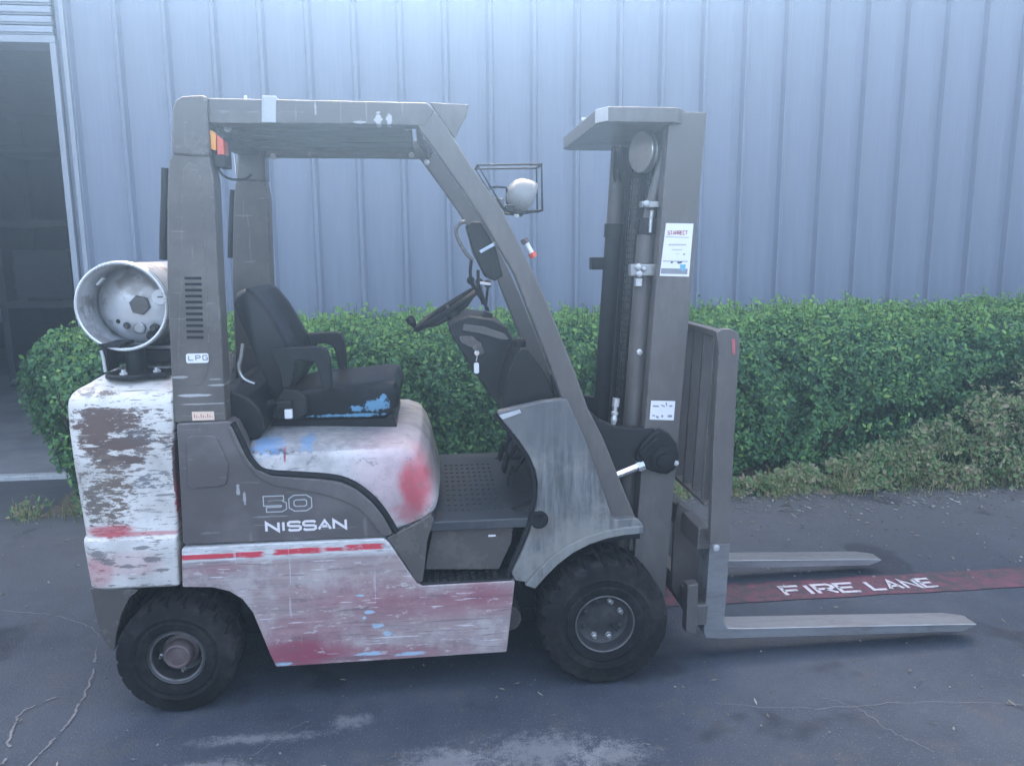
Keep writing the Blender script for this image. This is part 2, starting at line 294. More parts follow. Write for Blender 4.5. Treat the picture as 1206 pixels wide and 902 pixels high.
def leaf_mat(name, cols, rough=.5, trans=.3):
    m = M(name, rough, 0, .25); g = m.n.new('ShaderNodeNewGeometry'); r = g.outputs['Random Per Island']
    nz = m.noise(2.2, 4, .6); rp = m.n.new('ShaderNodeValToRGB'); e = rp.color_ramp.elements
    while len(e) < len(cols): e.new(.5)
    for i, (p, c) in enumerate(cols): e[i].position = p; e[i].color = (*c, 1)
    f = m.math('ADD', m.math('MULTIPLY', r, .75), m.math('MULTIPLY', m.rng(nz, .3, .7), .25)); m.ln(f, rp.inputs[0]); c = rp.outputs[0]
    m.color(c); t = m.n.new('ShaderNodeBsdfTranslucent'); m.ln(c, t.inputs[0]); mx = m.n.new('ShaderNodeMixShader'); mx.inputs[0].default_value = trans
    m.ln(m.b.outputs[0], mx.inputs[1]); m.ln(t.outputs[0], mx.inputs[2]); m.ln(mx.outputs[0], m.n['Material Output'].inputs[0]); return m.m
MAT['leaf'] = leaf_mat('hedge_leaf', [(0, (.022, .075, .046)), (.35, (.068, .195, .090)), (.72, (.135, .31, .115)), (.96, (.19, .32, .115)), (1, (.22, .16, .09))])
MAT['leaf_new'] = leaf_mat('new_growth_leaf', [(0, (.11, .26, .08)), (.5, (.20, .41, .11)), (1, (.33, .52, .15))], trans=.35)
MAT['weed'] = leaf_mat('weed_leaf', [(0, (.09, .20, .09)), (.4, (.19, .31, .12)), (.65, (.34, .36, .17)), (.82, (.42, .31, .22)), (1, (.56, .50, .30))], .6)
MAT['grass'] = leaf_mat('grass_blade', [(0, (.09, .15, .05)), (.5, (.22, .23, .09)), (1, (.45, .37, .20))], .6)
MAT['twig'] = dusty('twig', (.07, .05, .035), (.13, .10, .075), .85, 0, 20)
MAT['inner'] = dusty('inner', (.012, .018, .010), (.03, .03, .018), .95, 0, 12)
MAT['litter'] = leaf_mat('litter', [(0, (.20, .19, .18)), (.3, (.12, .10, .08)), (.6, (.19, .17, .13)), (1, (.40, .38, .36))], .8, .05)

# ------------------------------------------------------------------ geometry helpers
def rnd(pts, r=.02, seg=4):
    """fillet the corners of a closed 2-D outline"""
    out = []; n = len(pts)
    for i in range(n):
        p = Vector(pts[i]); a = Vector(pts[i - 1]) - p; b = Vector(pts[(i + 1) % n]) - p
        la, lb = a.length, b.length
        if la < 1e-6 or lb < 1e-6: continue
        ang = a.angle(b)
        if ang > R(172): out.append(tuple(p)); continue
        d = min(r / math.tan(ang / 2) if ang > .05 else r, .45 * la, .45 * lb)
        p0 = p + a / la * d; p1 = p + b / lb * d
        for k in range(seg + 1):
            t = k / seg; q = p0 * (1 - t) ** 2 + p * 2 * t * (1 - t) + p1 * t * t; out.append(tuple(q))
    return out
def spline(pts, n=6):
    P_ = [Vector(p) for p in pts]; out = []
    for i in range(len(P_) - 1):
        a = P_[max(0, i - 1)]; b = P_[i]; c = P_[i + 1]; d = P_[min(len(P_) - 1, i + 2)]
        for k in range(n):
            t = k / n
            out.append(.5 * ((2 * b) + (c - a) * t + (2 * a - 5 * b + 4 * c - d) * t * t + (3 * b - a - 3 * c + d) * t ** 3))
    out.append(P_[-1]); return [tuple(v) for v in out]

class G:
    def __init__(s): s.v = []; s.f = []
    def add(s, vs, fs):
        o = len(s.v); s.v += [tuple(v) for v in vs]; s.f += [tuple(i + o for i in f) for f in fs]; return s
    def box(s, x0, x1, y0, y1, z0, z1):
        return s.add([(x, y, z) for z in (z0, z1) for y in (y0, y1) for x in (x0, x1)],
                     [(0, 2, 3, 1), (4, 5, 7, 6), (0, 1, 5, 4), (2, 6, 7, 3), (0, 4, 6, 2), (1, 3, 7, 5)])
    def obox(s, c, u, v, w_):
        c, u, v, w_ = map(Vector, (c, u, v, w_))
        return s.add([c + u * a + v * b + w_ * d for d in (-1, 1) for b in (-1, 1) for a in (-1, 1)],
                     [(0, 2, 3, 1), (4, 5, 7, 6), (0, 1, 5, 4), (2, 6, 7, 3), (0, 4, 6, 2), (1, 3, 7, 5)])
    def prism(s, pts, y0, y1):      # xz outline extruded along y
        n = len(pts); area = sum(pts[i][0] * pts[(i + 1) % n][1] - pts[(i + 1) % n][0] * pts[i][1] for i in range(n))
        if area < 0: pts = pts[::-1]
        y0, y1 = min(y0, y1), max(y0, y1)
        vs = [(x, y0, z) for x, z in pts] + [(x, y1, z) for x, z in pts]
        return s.add(vs, [tuple(range(n)), tuple(range(2 * n - 1, n - 1, -1))] + [(i, i + n, (i + 1) % n + n, (i + 1) % n) for i in range(n)])
    def plan(s, pts, z0, z1):       # xy outline extruded along z
        n = len(pts); area = sum(pts[i][0] * pts[(i + 1) % n][1] - pts[(i + 1) % n][0] * pts[i][1] for i in range(n))
        if area < 0: pts = pts[::-1]
        vs = [(x, y, z0) for x, y in pts] + [(x, y, z1) for x, y in pts]
        return s.add(vs, [tuple(range(n - 1, -1, -1)), tuple(range(n, 2 * n))] + [(i, (i + 1) % n, (i + 1) % n + n, i + n) for i in range(n)])
    def loft(s, rings, cap=True):
        n = len(rings[0]); vs = [p for r in rings for p in r]; fs = []
        for k in range(len(rings) - 1):
            for i in range(n):
                j = (i + 1) % n; fs.append((k * n + i, k * n + j, (k + 1) * n + j, (k + 1) * n + i))
        if cap: fs += [tuple(range(n - 1, -1, -1)), tuple(range((len(rings) - 1) * n, len(rings) * n))]
        return s.add(vs, fs)
    def tube(s, path, r, seg=8, closed=False):
        P_ = [Vector(p) for p in path]; n = len(P_); rings = []; up = None
        for i in range(n):
            t = (P_[(i + 1) % n] - P_[i - 1]) if closed else (P_[min(i + 1, n - 1)] - P_[max(i - 1, 0)])
            t.normalize()
            if up is None: up = Vector((0, 0, 1)) if abs(t.z) < .9 else Vector((1, 0, 0))
            a = t.cross(up).normalized(); b = a.cross(t).normalized(); up = b
            rr = r[i] if isinstance(r, (list, tuple)) else r
            rings.append([P_[i] + (a * math.cos(q) + b * math.sin(q)) * rr for q in [2 * math.pi * k / seg for k in range(seg)]])
        if closed: rings.append(rings[0])
        return s.loft([[tuple(p) for p in r_] for r_ in rings], not closed)
    def cyl(s, a, b, r, seg=16, r2=None):
        return s.tube([a, b], [r, r if r2 is None else r2], seg)
    def lathe(s, c, axis, prof, seg=32, cap=True):    # prof: (radius, along)
        ax = Vector(axis).normalized(); a = ax.orthogonal().normalized(); b = ax.cross(a); c = Vector(c)
        rings = [[tuple(c + ax * t + (a * math.cos(q) + b * math.sin(q)) * r) for q in [2 * math.pi * k / seg for k in range(seg)]] for r, t in prof]
        return s.loft(rings, cap)
    def ball(s, c, r, seg=12):
        return s.lathe(c, (0, 0, 1), [(max(1e-4, math.sin(math.pi * k / 8)) * r, -math.cos(math.pi * k / 8) * r) for k in range(9)], seg)
    def mir(s):                     # mirrored copy across y=0
        g = G(); g.v = [(x, -y, z) for x, y, z in s.v]; g.f = [f[::-1] for f in s.f]; return g
    def mesh(s, name, mat, smooth=30):
        m = bpy.data.meshes.new(name); m.from_pydata(s.v, [], s.f); m.validate(); m.update()
        if smooth:
            m.polygons.foreach_set('use_smooth', [True] * len(m.polygons)); m.set_sharp_from_angle(angle=R(smooth))
        if mat: m.materials.append(MAT[mat] if isinstance(mat, str) else mat)
        return m
    def obj(s, name, mat, parent=None, bevel=0., smooth=30, seg=2, label=None):
        o = bpy.data.objects.new(name, s.mesh(name, mat, smooth)); C.objects.link(o)
        if parent: o.parent = parent
        if bevel:
            b = o.modifiers.new('bevel', 'BEVEL'); b.width = bevel; b.segments = seg; b.limit_method = 'ANGLE'; b.angle_limit = R(35); b.harden_normals = True
        if label: o['label'] = label
        return o
def empty(name, loc=(0, 0, 0), parent=None):
    o = bpy.data.objects.new(name, None); o.location = loc; o.empty_display_size = .1; C.objects.link(o)
    if parent: o.parent = parent
    return o
def tag(o, label=None, cat=None, group=None, kind=None):
    if label: o['label'] = label
    if cat: o['category'] = cat
    if group: o['group'] = group
    if kind: o['kind'] = kind
    return o

# stroke letters on a unit cell (x right, y up)
ST = {'N': [[(0, 0), (0, 1), (1, 0), (1, 1)]], 'I': [[(.5, 0), (.5, 1)]],
      'S': [[(1, .86), (.85, 1), (.15, 1), (0, .86), (0, .62), (.12, .52), (.88, .48), (1, .38), (1, .14), (.85, 0), (.15, 0), (0, .14)]],
      'A': [[(0, 0), (.5, 1), (1, 0)], [(.2, .33), (.8, .33)]], 'F': [[(0, 0), (0, 1), (1, 1)], [(0, .52), (.8, .52)]],
      'R': [[(0, 0), (0, 1), (.8, 1), (1, .85), (1, .62), (.8, .48), (0, .48)], [(.5, .48), (1, 0)]],
      'E': [[(1, 1), (0, 1), (0, 0), (1, 0)], [(0, .52), (.8, .52)]], 'L': [[(0, 1), (0, 0), (1, 0)]],
      'P': [[(0, 0), (0, 1), (.8, 1), (1, .85), (1, .6), (.8, .46), (0, .46)]],
      'G': [[(1, .84), (.85, 1), (.15, 1), (0, .85), (0, .15), (.15, 0), (.85, 0), (1, .15), (1, .48), (.55, .48)]],
      'T': [[(0, 1), (1, 1)], [(.5, 1), (.5, 0)]], 'C': [[(1, .84), (.85, 1), (.15, 1), (0, .85), (0, .15), (.15, 0), (.85, 0), (1, .16)]],
      '5': [[(1, 1), (0, 1), (0, .56), (.85, .56), (1, .44), (1, .14), (.85, 0), (0, 0)]],
      '0': [[(.2, 0), (.8, 0), (1, .2), (1, .8), (.8, 1), (.2, 1), (0, .8), (0, .2), (.2, 0)]]}
def stroke(g, pts, wd, to3, th=0.001):
    """flat ribbon along 2-D pts with mitred joints, thin slab"""
    P_ = [Vector(p) for p in pts]; n = len(P_); cl = (P_[0] - P_[-1]).length < 1e-6; L = []; Rr = []
    for i in range(n):
        if cl: a = P_[i] - P_[i - 1 if i else n - 2]; b = P_[i + 1 if i < n - 1 else 1] - P_[i]
        else: a = P_[i] - P_[i - 1] if i else P_[1] - P_[0]; b = P_[i + 1] - P_[i] if i < n - 1 else a
        a = a.normalized(); b = b.normalized(); na = Vector((-a.y, a.x)); nb = Vector((-b.y, b.x)); m = na + nb
        if m.length < .2: m = na
        m.normalize(); k = min(1 / max(.35, m.dot(na)), 2.2) * wd / 2
        L.append(P_[i] + m * k); Rr.append(P_[i] - m * k)
    for i in range(n - 1):
        q = [Rr[i], Rr[i + 1], L[i + 1], L[i]]
        g.add([to3(v.x, v.y, th) for v in q] + [to3(v.x, v.y, 0) for v in q], [(0, 1, 2, 3), (0, 4, 5, 1), (1, 5, 6, 2), (2, 6, 7, 3), (3, 7, 4, 0)])
def word(g, text, x, y, cw, ch, gap, wd, to3, slant=0, th=.001, narrow={'I': .0}):
    for ch_ in text:
        if ch_ == ' ': x += cw * .8; continue
        k = cw * .30 if ch_ == 'I' else cw
        for s_ in ST[ch_]:
            stroke(g, [(x + px * k + slant * py * ch, y + py * ch) for px, py in s_], wd, to3, th)
        x += k + gap
    return x

# ================================================================== SETTING
WY = 6.0
g = G(); N = 24
g.add([(-55, -45, 0), (60, -45, 0), (60, 60, 0), (-55, 60, 0)], [(0, 1, 2, 3)])
tag(g.obj('asphalt_ground', 'asphalt', smooth=0), kind='structure')

g = G()
pts = []
xs = np.linspace(-2.42, 9, 180)
f = [4.88 - .05 * (x + 2.5) * .5 + .16 * mn.noise((x * 1.3, 2, 5)) + .07 * mn.noise((x * 6, 1, 5)) + .03 * mn.noise((x * 17, 1, 5)) for x in xs]
vs = []; fs = []
for i, x in enumerate(xs):
    yf = f[i]
    rows = [(yf, .003), (yf + .12, .018), (yf + .35, .035), (5.97, .05)]
    vs += [(x, y, z + (.012 * mn.noise((x * 4, y * 4, 0)) if k else 0)) for k, (y, z) in enumerate(rows)]
    if i:
        for k in range(3): a = (i - 1) * 4 + k; fs.append((a, a + 4, a + 5, a + 1))
g.add(vs, fs); tag(g.obj('planting_bed', 'soil', smooth=60), kind='structure')

# red fire lane stripe and its lettering
g = G(); xs = np.linspace(.62, 9, 110); vs = []; fs = []
for i, x in enumerate(xs):
    j = .012 * mn.noise((x * 5, 3, 1)); k_ = .012 * mn.noise((x * 5, 9, 1))
    vs += [(x, 3.185 + j, .004), (x, 3.39 + k_, .004)]
    if i: a = 2 * i; fs.append((a - 2, a, a + 1, a - 1))
g.add(vs, fs); tag(g.obj('red_lane_marking', 'stripe', smooth=0), kind='structure')
g = G()
x = word(g, 'FIRE', 1.640, 3.228, .088, .090, .024, .0195, lambda a, b, t: (a, b, .006 + t))
word(g, 'LANE', 2.072, 3.233, .064, .088, .024, .0185, lambda a, b, t: (a, b, .006 + t))
tag(g.obj('lane_lettering', 'road_white', smooth=0), kind='structure')

# cracks in the asphalt
g = G()
def crack(pts, w_, amp=.012):
    p = spline(pts, 14); out = []
    for i, (x, y) in enumerate(p): out.append((x + amp * mn.noise((i * .5, x * 3, 1)), y + amp * mn.noise((i * .5, 7, y * 3))))
    for i in range(len(out) - 1):
        a, b = Vector(out[i]), Vector(out[i + 1]); d = (b - a).normalized(); nn = Vector((-d.y, d.x)); ww = w_ * (.35 + .9 * abs(mn.noise((i * .7, 3, w_ * 90))))
        if mn.noise((i * .23, 11, pts[0][0])) < -.38: continue
        q = [a + nn * ww, a - nn * ww, b - nn * ww, b + nn * ww]; g.add([(v.x, v.y, .004) for v in q], [(0, 1, 2, 3)])
for p, w_ in [([(-1.373, 3.03), (-1.322, 2.867), (-1.282, 2.615), (-1.288, 2.473), (-1.299, 2.358), (-1.31, 2.0)], 0.006), ([(-1.4, 2.75), (-1.47, 2.673), (-1.447, 2.552), (-1.384, 2.376)], 0.006), ([(1.38, 2.42), (1.47, 2.339), (1.511, 2.202), (1.586, 2.09)], 0.002), ([(-0.597, 2.326), (-0.511, 2.451), (-0.447, 2.491)], 0.002), ([(-1.373, 3.03), (-1.5, 3.3), (-1.9, 3.5), (-2.4, 3.55)], 0.003), ([(0.9, 2.45), (1.3, 2.36), (1.8, 2.34), (2.5, 2.2)], 0.0018)]: crack(p, w_)
tag(g.obj('pavement_crack', 'crack', smooth=0), kind='structure')

# ------------------------------------------------------------------ building
B = empty('warehouse_building', (0, WY, 0))
tag(B, 'warehouse clad in blue grey ribbed metal with an open doorway at its left end', 'building')
PW = .328; HB = 4.84; Y0 = .0
def panel_profile(x0, x1):
    """plan outline of one ribbed sheet: big rib at x0, two faint ribs between"""
    p = []; d = x1 - x0
    p += [(x0, -.036), (x0 + .011, -.036), (x0 + .030, 0)]
    for c in (.42, .70): p += [(x0 + d * c - .018, 0), (x0 + d * c - .010, -.0020), (x0 + d * c + .010, -.0020), (x0 + d * c + .018, 0)]
    p += [(x1 - .030, 0), (x1 - .011, -.036), (x1 - .001, -.036)]
    return p
def sheet_mesh(z0, z1, dy=0.):
    p = panel_profile(0, PW); g = G(); n = len(p)
    g.add([(x, y + dy, z0) for x, y in p] + [(x, y + dy, z1) for x, y in p] + [(x, .03, z0) for x, y in p] + [(x, .03, z1) for x, y in p],
          [(i, i + 1, n + i + 1, n + i) for i in range(n - 1)] + [(2 * n + i + 1, 2 * n + i, 3 * n + i, 3 * n + i + 1) for i in range(n - 1)]
          + [(n + i, n + i + 1, 3 * n + i + 1, 3 * n + i) for i in range(n - 1)] + [(i + 1, i, 2 * n + i, 2 * n + i + 1) for i in range(n - 1)])
    return g.mesh('wall_panel', 'wall', 20)
full = sheet_mesh(.06, HB); up = sheet_mesh(2.398, HB); low = sheet_mesh(.06, 2.40, -.004); over = sheet_mesh(3.46, HB)
XR = .165     # a rib line seen in the photograph
k0 = -8
def sheet(me, x):
    o = bpy.data.objects.new('wall_panel', me); C.objects.link(o); o.parent = B; o.location = (x, 0, 0)
for k in range(k0, 38):
    x = XR + k * PW
    if k < k0 + 3: sheet(up, x); sheet(low, x)
    else: sheet(full, x)
xl = XR + k0 * PW          # left end of the cladding: beside the doorway
for k in range(1, 14): sheet(over, xl - .10 - k * PW) if k > 0 else None
g = G()
for x in [XR + k * PW for k in range(k0, k0 + 3)]:
    for c in (.10, .45, .9): g.lathe((x + PW * c, -.003, 2.41), (0, -1, 0), [(.006, 0), (.005, .004), (.001, .006)], 8)
g.obj('rivet', 'trim_dark', B)['kind'] = 'stuff'
# door trim
g = G(); g.box(xl - .115, xl - .075, -.045, .20, .05, 3.05); g.obj('door_frame', 'trim', B, .003)
g = G(); g.box(xl - .073, xl - .035, -.012, .10, .05, 3.60); g.obj('door_gap_trim', 'trim_dark', B, .003)
g = G(); g.box(xl - .033, xl - .001, -.05, .10, .05, HB); g.obj('corner_trim', 'trim', B, .003)
XD = xl - .115
g = G(); g.box(-7.0, xl - .075, -.045, .20, 3.052, 3.10); g.obj('door_header', 'trim', B, .003)
for z in (3.115, 3.18, 3.245, 3.31, 3.375):
    g = G(); g.prism([(0, 0), (.0, 0), (1, 1)], 0, 1) if False else None
    g.box(-7.0, xl - .10, .0, .05, z, z + .058); g.box(-7.0, xl - .10, -.012, .0 - .001, z + .012, z + .046); g.obj('door_slat', 'door_curtain', B, .004)
g = G(); g.box(-7.2, -7.0, -.04, .2, .05, 3.45); g.obj('door_frame', 'trim', B, .003)
# shell behind: side walls, back, roof, floor
g = G(); g.box(-7.0, 12.6, .03, .06, 3.47, HB - .02); g.box(XD + .005, 12.6, .06, .16, -.05, HB - .02); g.box(-13, -7.2, .03, .1, -.05, HB - .02); g.obj('inner_wall', 'inside', B)
g = G(); g.box(12.6, 12.7, -.02, 14, -.05, HB); g.box(-13.1, -13, -.02, 14, -.05, HB); g.box(-13, 12.6, 13.9, 14, -.05, HB); g.obj('outer_wall', 'wall', B)
g = G(); g.box(-13.15, 12.75, -.10, 14.05, HB + .002, HB + .10); g.obj('roof', 'trim', B)
g = G(); g.box(-13.16, 12.76, 14.001, 14.06, HB - .2, HB + .11); g.obj('rear_sun_seal', 'trim', B)  # unseen strip added to keep sun from leaking in under the roof
g = G(); g.box(12.701, 12.76, -.1, 14.0, HB - .2, HB + .11); g.obj('side_sun_seal', 'trim', B)  # side strips likewise added to close sun leaks
g = G(); g.box(-13.16, -13.101, -.1, 14.0, HB - .2, HB + .11); g.obj('side_sun_seal', 'trim', B)
g = G(); g.box(-13.15, 12.75, -.16, -.101, HB - .06, HB + .11); g.obj('gutter', 'trim', B, .01)

g = G(); g.box(-7.3, XD + .14, -.22 + WY, 13.8 + WY, -.05, .030); tag(g.obj('doorway_slab', 'concrete'), kind='structure')
g = G(); g.box(-7.3, XD + .14, -.30 + WY, -.222 + WY, -.05, .034); tag(g.obj('doorway_kerb', 'kerb_paint', None, .008), kind='structure')

# things inside the doorway
def crate(x, y, z, sx, sy, sz, label):
    t = empty('storage_crate', (x, y, z)); tag(t, label, 'crate', 'crates inside the doorway')
    g = G(); g.box(-sx, sx, -sy, sy, .08, sz); g.obj('crate_box', 'crate_grey', t, .015)
    for k in (-1, 1):
        g = G(); g.box(k * sx * .8 - .06, k * sx * .8 + .06, -sy, sy, 0, .079); g.obj('foot', 'crate_grey', t)
    for k in (.3, .6):
        g = G(); g.box(-sx - .004, sx + .004, -sy - .02, -sy - .001, sz * k, sz * k + .06); g.obj('batten', 'crate_grey', t, .004)
    return t
rk = empty('storage_rack', (-4.6, 10.2, .03)); tag(rk, 'tall dark storage rack standing inside the open doorway', 'rack')
for x in (-1.3, -.45, .40, 1.2):
    g = G(); g.box(x - .04, x + .04, -.4, .4, 0, 3.2); g.obj('post', 'crate_grey', rk)
for z in (.95, 1.9, 2.75):
    g = G(); g.box(-1.36, 1.26, -.41, .41, z, z + .08); g.obj('shelf', 'crate_grey', rk)
g = G()
crate(-5.35, 10.2, 1.01, .33, .35, .72, 'grey crate on the storage rack, leftmost on the middle shelf')
crate(-4.60, 10.2, 1.01, .32, .35, .66, 'grey crate in the middle of the storage rack shelf')
crate(-3.80, 10.2, 1.01, .30, .35, .70, 'grey crate at the right end of the storage rack shelf')
dr = empty('steel_drum', (-3.28, 8.4, .03)); tag(dr, 'brown steel drum standing inside the doorway near its right jamb', 'drum')
g = G(); g.lathe((0, 0, 0), (0, 0, 1), [(.28, 0), (.28, .29), (.293, .30), (.28, .31), (.28, .58), (.293, .59), (.28, .60), (.28, .88), (.285, .89), (.27, .885)], 28); g.obj('drum_shell', 'brown_drum', dr)
g = G(); g.lathe((0, 0, .87), (0, 0, 1), [(.268, 0), (.268, .008)], 28); g.obj('lid', 'brown_drum', dr)

# ------------------------------------------------------------------ vegetation
def leaves_obj(name, pos, nrm, length, width, mat, parent=None, curl=.25):
    n = len(pos); t = rng.normal(size=(n, 3)); t -= nrm * (t * nrm).sum(1, keepdims=True); t /= np.linalg.norm(t, axis=1, keepdims=True) + 1e-9
    b = np.cross(nrm, t); L = length[:, None]; Wd = width[:, None]
    v = np.empty((n, 6, 3), np.float32)
    v[:, 0] = pos; v[:, 1] = pos + t * L * .35 + b * Wd * .5 + nrm * L * curl * .3; v[:, 2] = pos + t * L * .75 + b * Wd * .38 + nrm * L * curl * .2
    v[:, 3] = pos + t * L - nrm * L * curl * .1; v[:, 4] = pos + t * L * .75 - b * Wd * .38 + nrm * L * curl * .2; v[:, 5] = pos + t * L * .35 - b * Wd * .5 + nrm * L * curl * .3
    me = bpy.data.meshes.new(name); me.vertices.add(n * 6); me.vertices.foreach_set('co', v.reshape(-1))
    idx = (np.arange(n)[:, None] * 6 + np.array([0, 1, 2, 3, 0, 3, 4, 5])[None]).reshape(-1).astype(np.int32)
    me.loops.add(n * 8); me.loops.foreach_set('vertex_index', idx)
    me.polygons.add(n * 2); me.polygons.foreach_set('loop_start', np.arange(0, n * 8, 4, dtype=np.int32)); me.polygons.foreach_set('loop_total', np.full(n * 2, 4, np.int32))
    me.update(); me.validate(); me.materials.append(MAT[mat])
    o = bpy.data.objects.new(name, me); C.objects.link(o)
    if parent: o.parent = parent
    return o
def unit(a): return a / (np.linalg.norm(a, axis=1, keepdims=True) + 1e-9)
HX0, HX1, HY0, HY1 = -2.42, 6.6, 4.88, 5.86
def hedge_front(x, z):
    return HY0 + .03 - .03 * (x + 2.4) * .35 + .10 * mn.noise((x * 1.1, z * 1.6, 3.3)) + .06 * mn.noise((x * 3.1, z * 3.5, 8)) + .16 * (1 - min(1, z / .35)) + .12 * max(0, z - .95) / .25
def hedge_top(x, y):
    return 1.10 + .010 * (x + 2.3) + .045 * mn.noise((x * 1.2, y * 1.5, 1)) + .04 * mn.noise((x * 4, y * 4, 5)) - .14 * max(0, (HY0 + .22 - y)) / .25 + .05 * max(0, y - 5.3)
def hedge_left(y, z):
    return HX0 + .15 * (1 - min(1, z / .55)) - .08 * max(0, 1 - abs(z - .85) / .4) + .07 * mn.noise((y * 2, z * 2, 4)) + .22 * max(0, z - 1.0)
H = empty('hedge', (0, 0, 0)); tag(H, 'long clipped evergreen hedge growing along the foot of the metal wall', 'hedge')
P0 = []; N0 = []; new = []
def hole(x, z, y=0): return mn.noise((x * 2.3, z * 3.0, y * 2.3 + 20)) + .35 * mn.noise((x * 7, z * 7, y * 7))
def putleaf(p, n, isnew): P0.append(p); N0.append(n); new.append(isnew)
NL = 125000
for _ in range(NL):
    q = random.random(); d = min(.34, random.expovariate(1 / .075))
    if q < .50:
        x = random.uniform(HX0, HX1) if random.random() < .35 else random.uniform(HX0, 4.6); z = random.uniform(.06, 1.14); hz = hole(x, z)
        if hz < -.27: d += random.uniform(.10, .25)
        for hx, hz_, rx, rz in ((3.0, .40, .36, .13), (3.45, .52, .40, .11), (3.9, .66, .30, .09), (2.35, .86, .10, .07), (1.75, .45, .12, .14), (2.75, .30, .2, .1)):
            q2 = ((x - hx) / rx) ** 2 + ((z - hz_ - .25 * (x - hx) * (rx > .3)) / rz) ** 2
            if q2 < 1 + .5 * mn.noise((x * 9, z * 9, 1)): d += .30 * (1.1 - q2)
        bump_ = .05 * mn.noise((x * 5.2, z * 5.2, 2.2)) + .035 * mn.noise((x * 11, z * 11, 6))
        y = hedge_front(x, z) + d + bump_ * 1.6
        if z > hedge_top(x, y) or x < hedge_left(y, z): continue
        n = (random.gauss(0, .55), -1 + random.gauss(0, .5), .45 + random.gauss(0, .5)); putleaf((x, y, z), n, d < .05 and random.random() < .08 + .5 * max(0, z - .8))
    elif q < .88:
        x = random.uniform(HX0, HX1) if random.random() < .35 else random.uniform(HX0, 4.6); y = random.uniform(HY0, HY1); z = hedge_top(x, y) - d * .8 + .04 * mn.noise((x * 6, y * 6, 2))
        if y < hedge_front(x, z) or x < hedge_left(y, z): continue
        n = (random.gauss(0, .5), -.35 + random.gauss(0, .5), 1 + random.gauss(0, .4)); putleaf((x, y, z), n, d < .07 and random.random() < .55)
    else:
        y = random.uniform(HY0, HY1); z = random.uniform(.06, 1.14); x = hedge_left(y, z) + d
        if z > hedge_top(x, y) or y < hedge_front(x, z): continue
        n = (-1 + random.gauss(0, .5), random.gauss(0, .6), .4 + random.gauss(0, .5)); putleaf((x, y, z), n, random.random() < .12)
# young shoots standing above the top
g = G()
for _ in range(650):
    x = random.uniform(HX0 + .1, 4.8); y = random.uniform(HY0 + .05, HY1 - .1); z = hedge_top(x, y)
    if y < hedge_front(x, z - .05): continue
    h = random.uniform(.03, .11); lx, ly = random.gauss(0, .02), random.gauss(-.01, .02)
    g.tube([(x, y, z - .05), (x + lx, y + ly, z + h)], [.0022, .0012], 4)
    for k in range(random.randint(5, 9)):
        t = random.random(); putleaf((x + lx * t + random.gauss(0, .008), y + ly * t + random.gauss(0, .008), z + h * t), (random.gauss(0, .7), random.gauss(-.4, .7), random.uniform(.1, 1)), True)
for _ in range(420):      # side shoots
    x = random.uniform(HX0 + .1, 4.8); z = random.uniform(.3, 1.05); y = hedge_front(x, z); h = random.uniform(.02, .07)
    for k in range(random.randint(5, 8)):
        t = random.random(); putleaf((x + random.gauss(0, .014), y - h * t + .02, z + h * t * .8 + random.gauss(0, .01)), (random.gauss(0, .7), -.6 + random.gauss(0, .6), random.uniform(0, 1)), random.random() < .35)
P0 = np.array(P0); N0 = unit(np.array(N0)); new = np.array(new)
for nm, sel, mat in (('foliage', ~new, 'leaf'), ('young_foliage', new, 'leaf_new')):
    p, n = P0[sel], N0[sel]; k = len(p); Ln = rng.uniform(.020, .040, k) * rng.choice([.7, 1, 1.25], k); leaves_obj(nm, p, n, Ln, Ln * rng.uniform(.42, .6, k), mat, H)
g.obj('shoot', 'twig', H, smooth=0)['kind'] = 'stuff'
g = G()
for _ in range(150):
    x = random.uniform(HX0 + .25, HX1 - .1); y = random.uniform(HY0 + .2, HY1 - .2); p = [(x, y, .02)]
    for k in range(4): p.append((p[-1][0] + random.gauss(0, .07), p[-1][1] + random.gauss(-.01, .06), p[-1][2] + random.uniform(.15, .24)))
    g.tube(p, [.012, .010, .008, .006, .004], 5)
g.obj('stem', 'twig', H, smooth=60)['kind'] = 'stuff'
# large leaves added deep inside the hedge to block light coming through
pi = []; ni = []
for _ in range(16000):
    x = random.uniform(HX0 + .3, HX1 - .2); z = random.uniform(.05, .98); y = random.uniform(5.25, 5.6)
    pi.append((x, y, z)); ni.append((random.gauss(0, .5), -1, random.gauss(0, .5)))
pi = np.array(pi); ni = unit(np.array(ni)); k = len(pi); Ln = rng.uniform(.06, .10, k); leaves_obj('inner_foliage', pi, ni, Ln, Ln * .6, 'leaf', H)

# weeds along the foot of the hedge, piling up to the right
wp = []; wn_ = []
def mound(x):     # height of the weedy growth in front of the hedge
    return .07 + .05 * mn.noise((x * 1.5, 1, 1)) + max(0, (x - 2.2) / 1.8) ** 1.5 * .62
for _ in range(46000):
    x = random.uniform(1.2, 6.5) if random.random() < .93 else random.uniform(-2.6, 1.2)
    hm = max(.03, mound(x)); yb = 4.86 - .02 * x; t = random.random() ** .7
    y = yb + .12 * mn.noise((x * 1.7, 4, 4)) - .03 - (.10 + .10 * min(1, hm)) * (1 - t) + random.uniform(0, .10) + .04 * mn.noise((x * 4, t * 4, 2)); z = t * hm * (1 + .25 * mn.noise((x * 3, 5, 5)) + random.gauss(0, .10)) + .05 * mn.noise((x * 9, y * 9, t * 4)); y -= .10 * mn.noise((x * 6, t * hm * 8, 7))
    if mn.noise((x * 4, z * 7, 9)) < -.30: continue
    wp.append((x, y, max(.006, z))); wn_.append((random.gauss(0, .6), -.8 + random.gauss(0, .5), .6 + random.gauss(0, .5)))
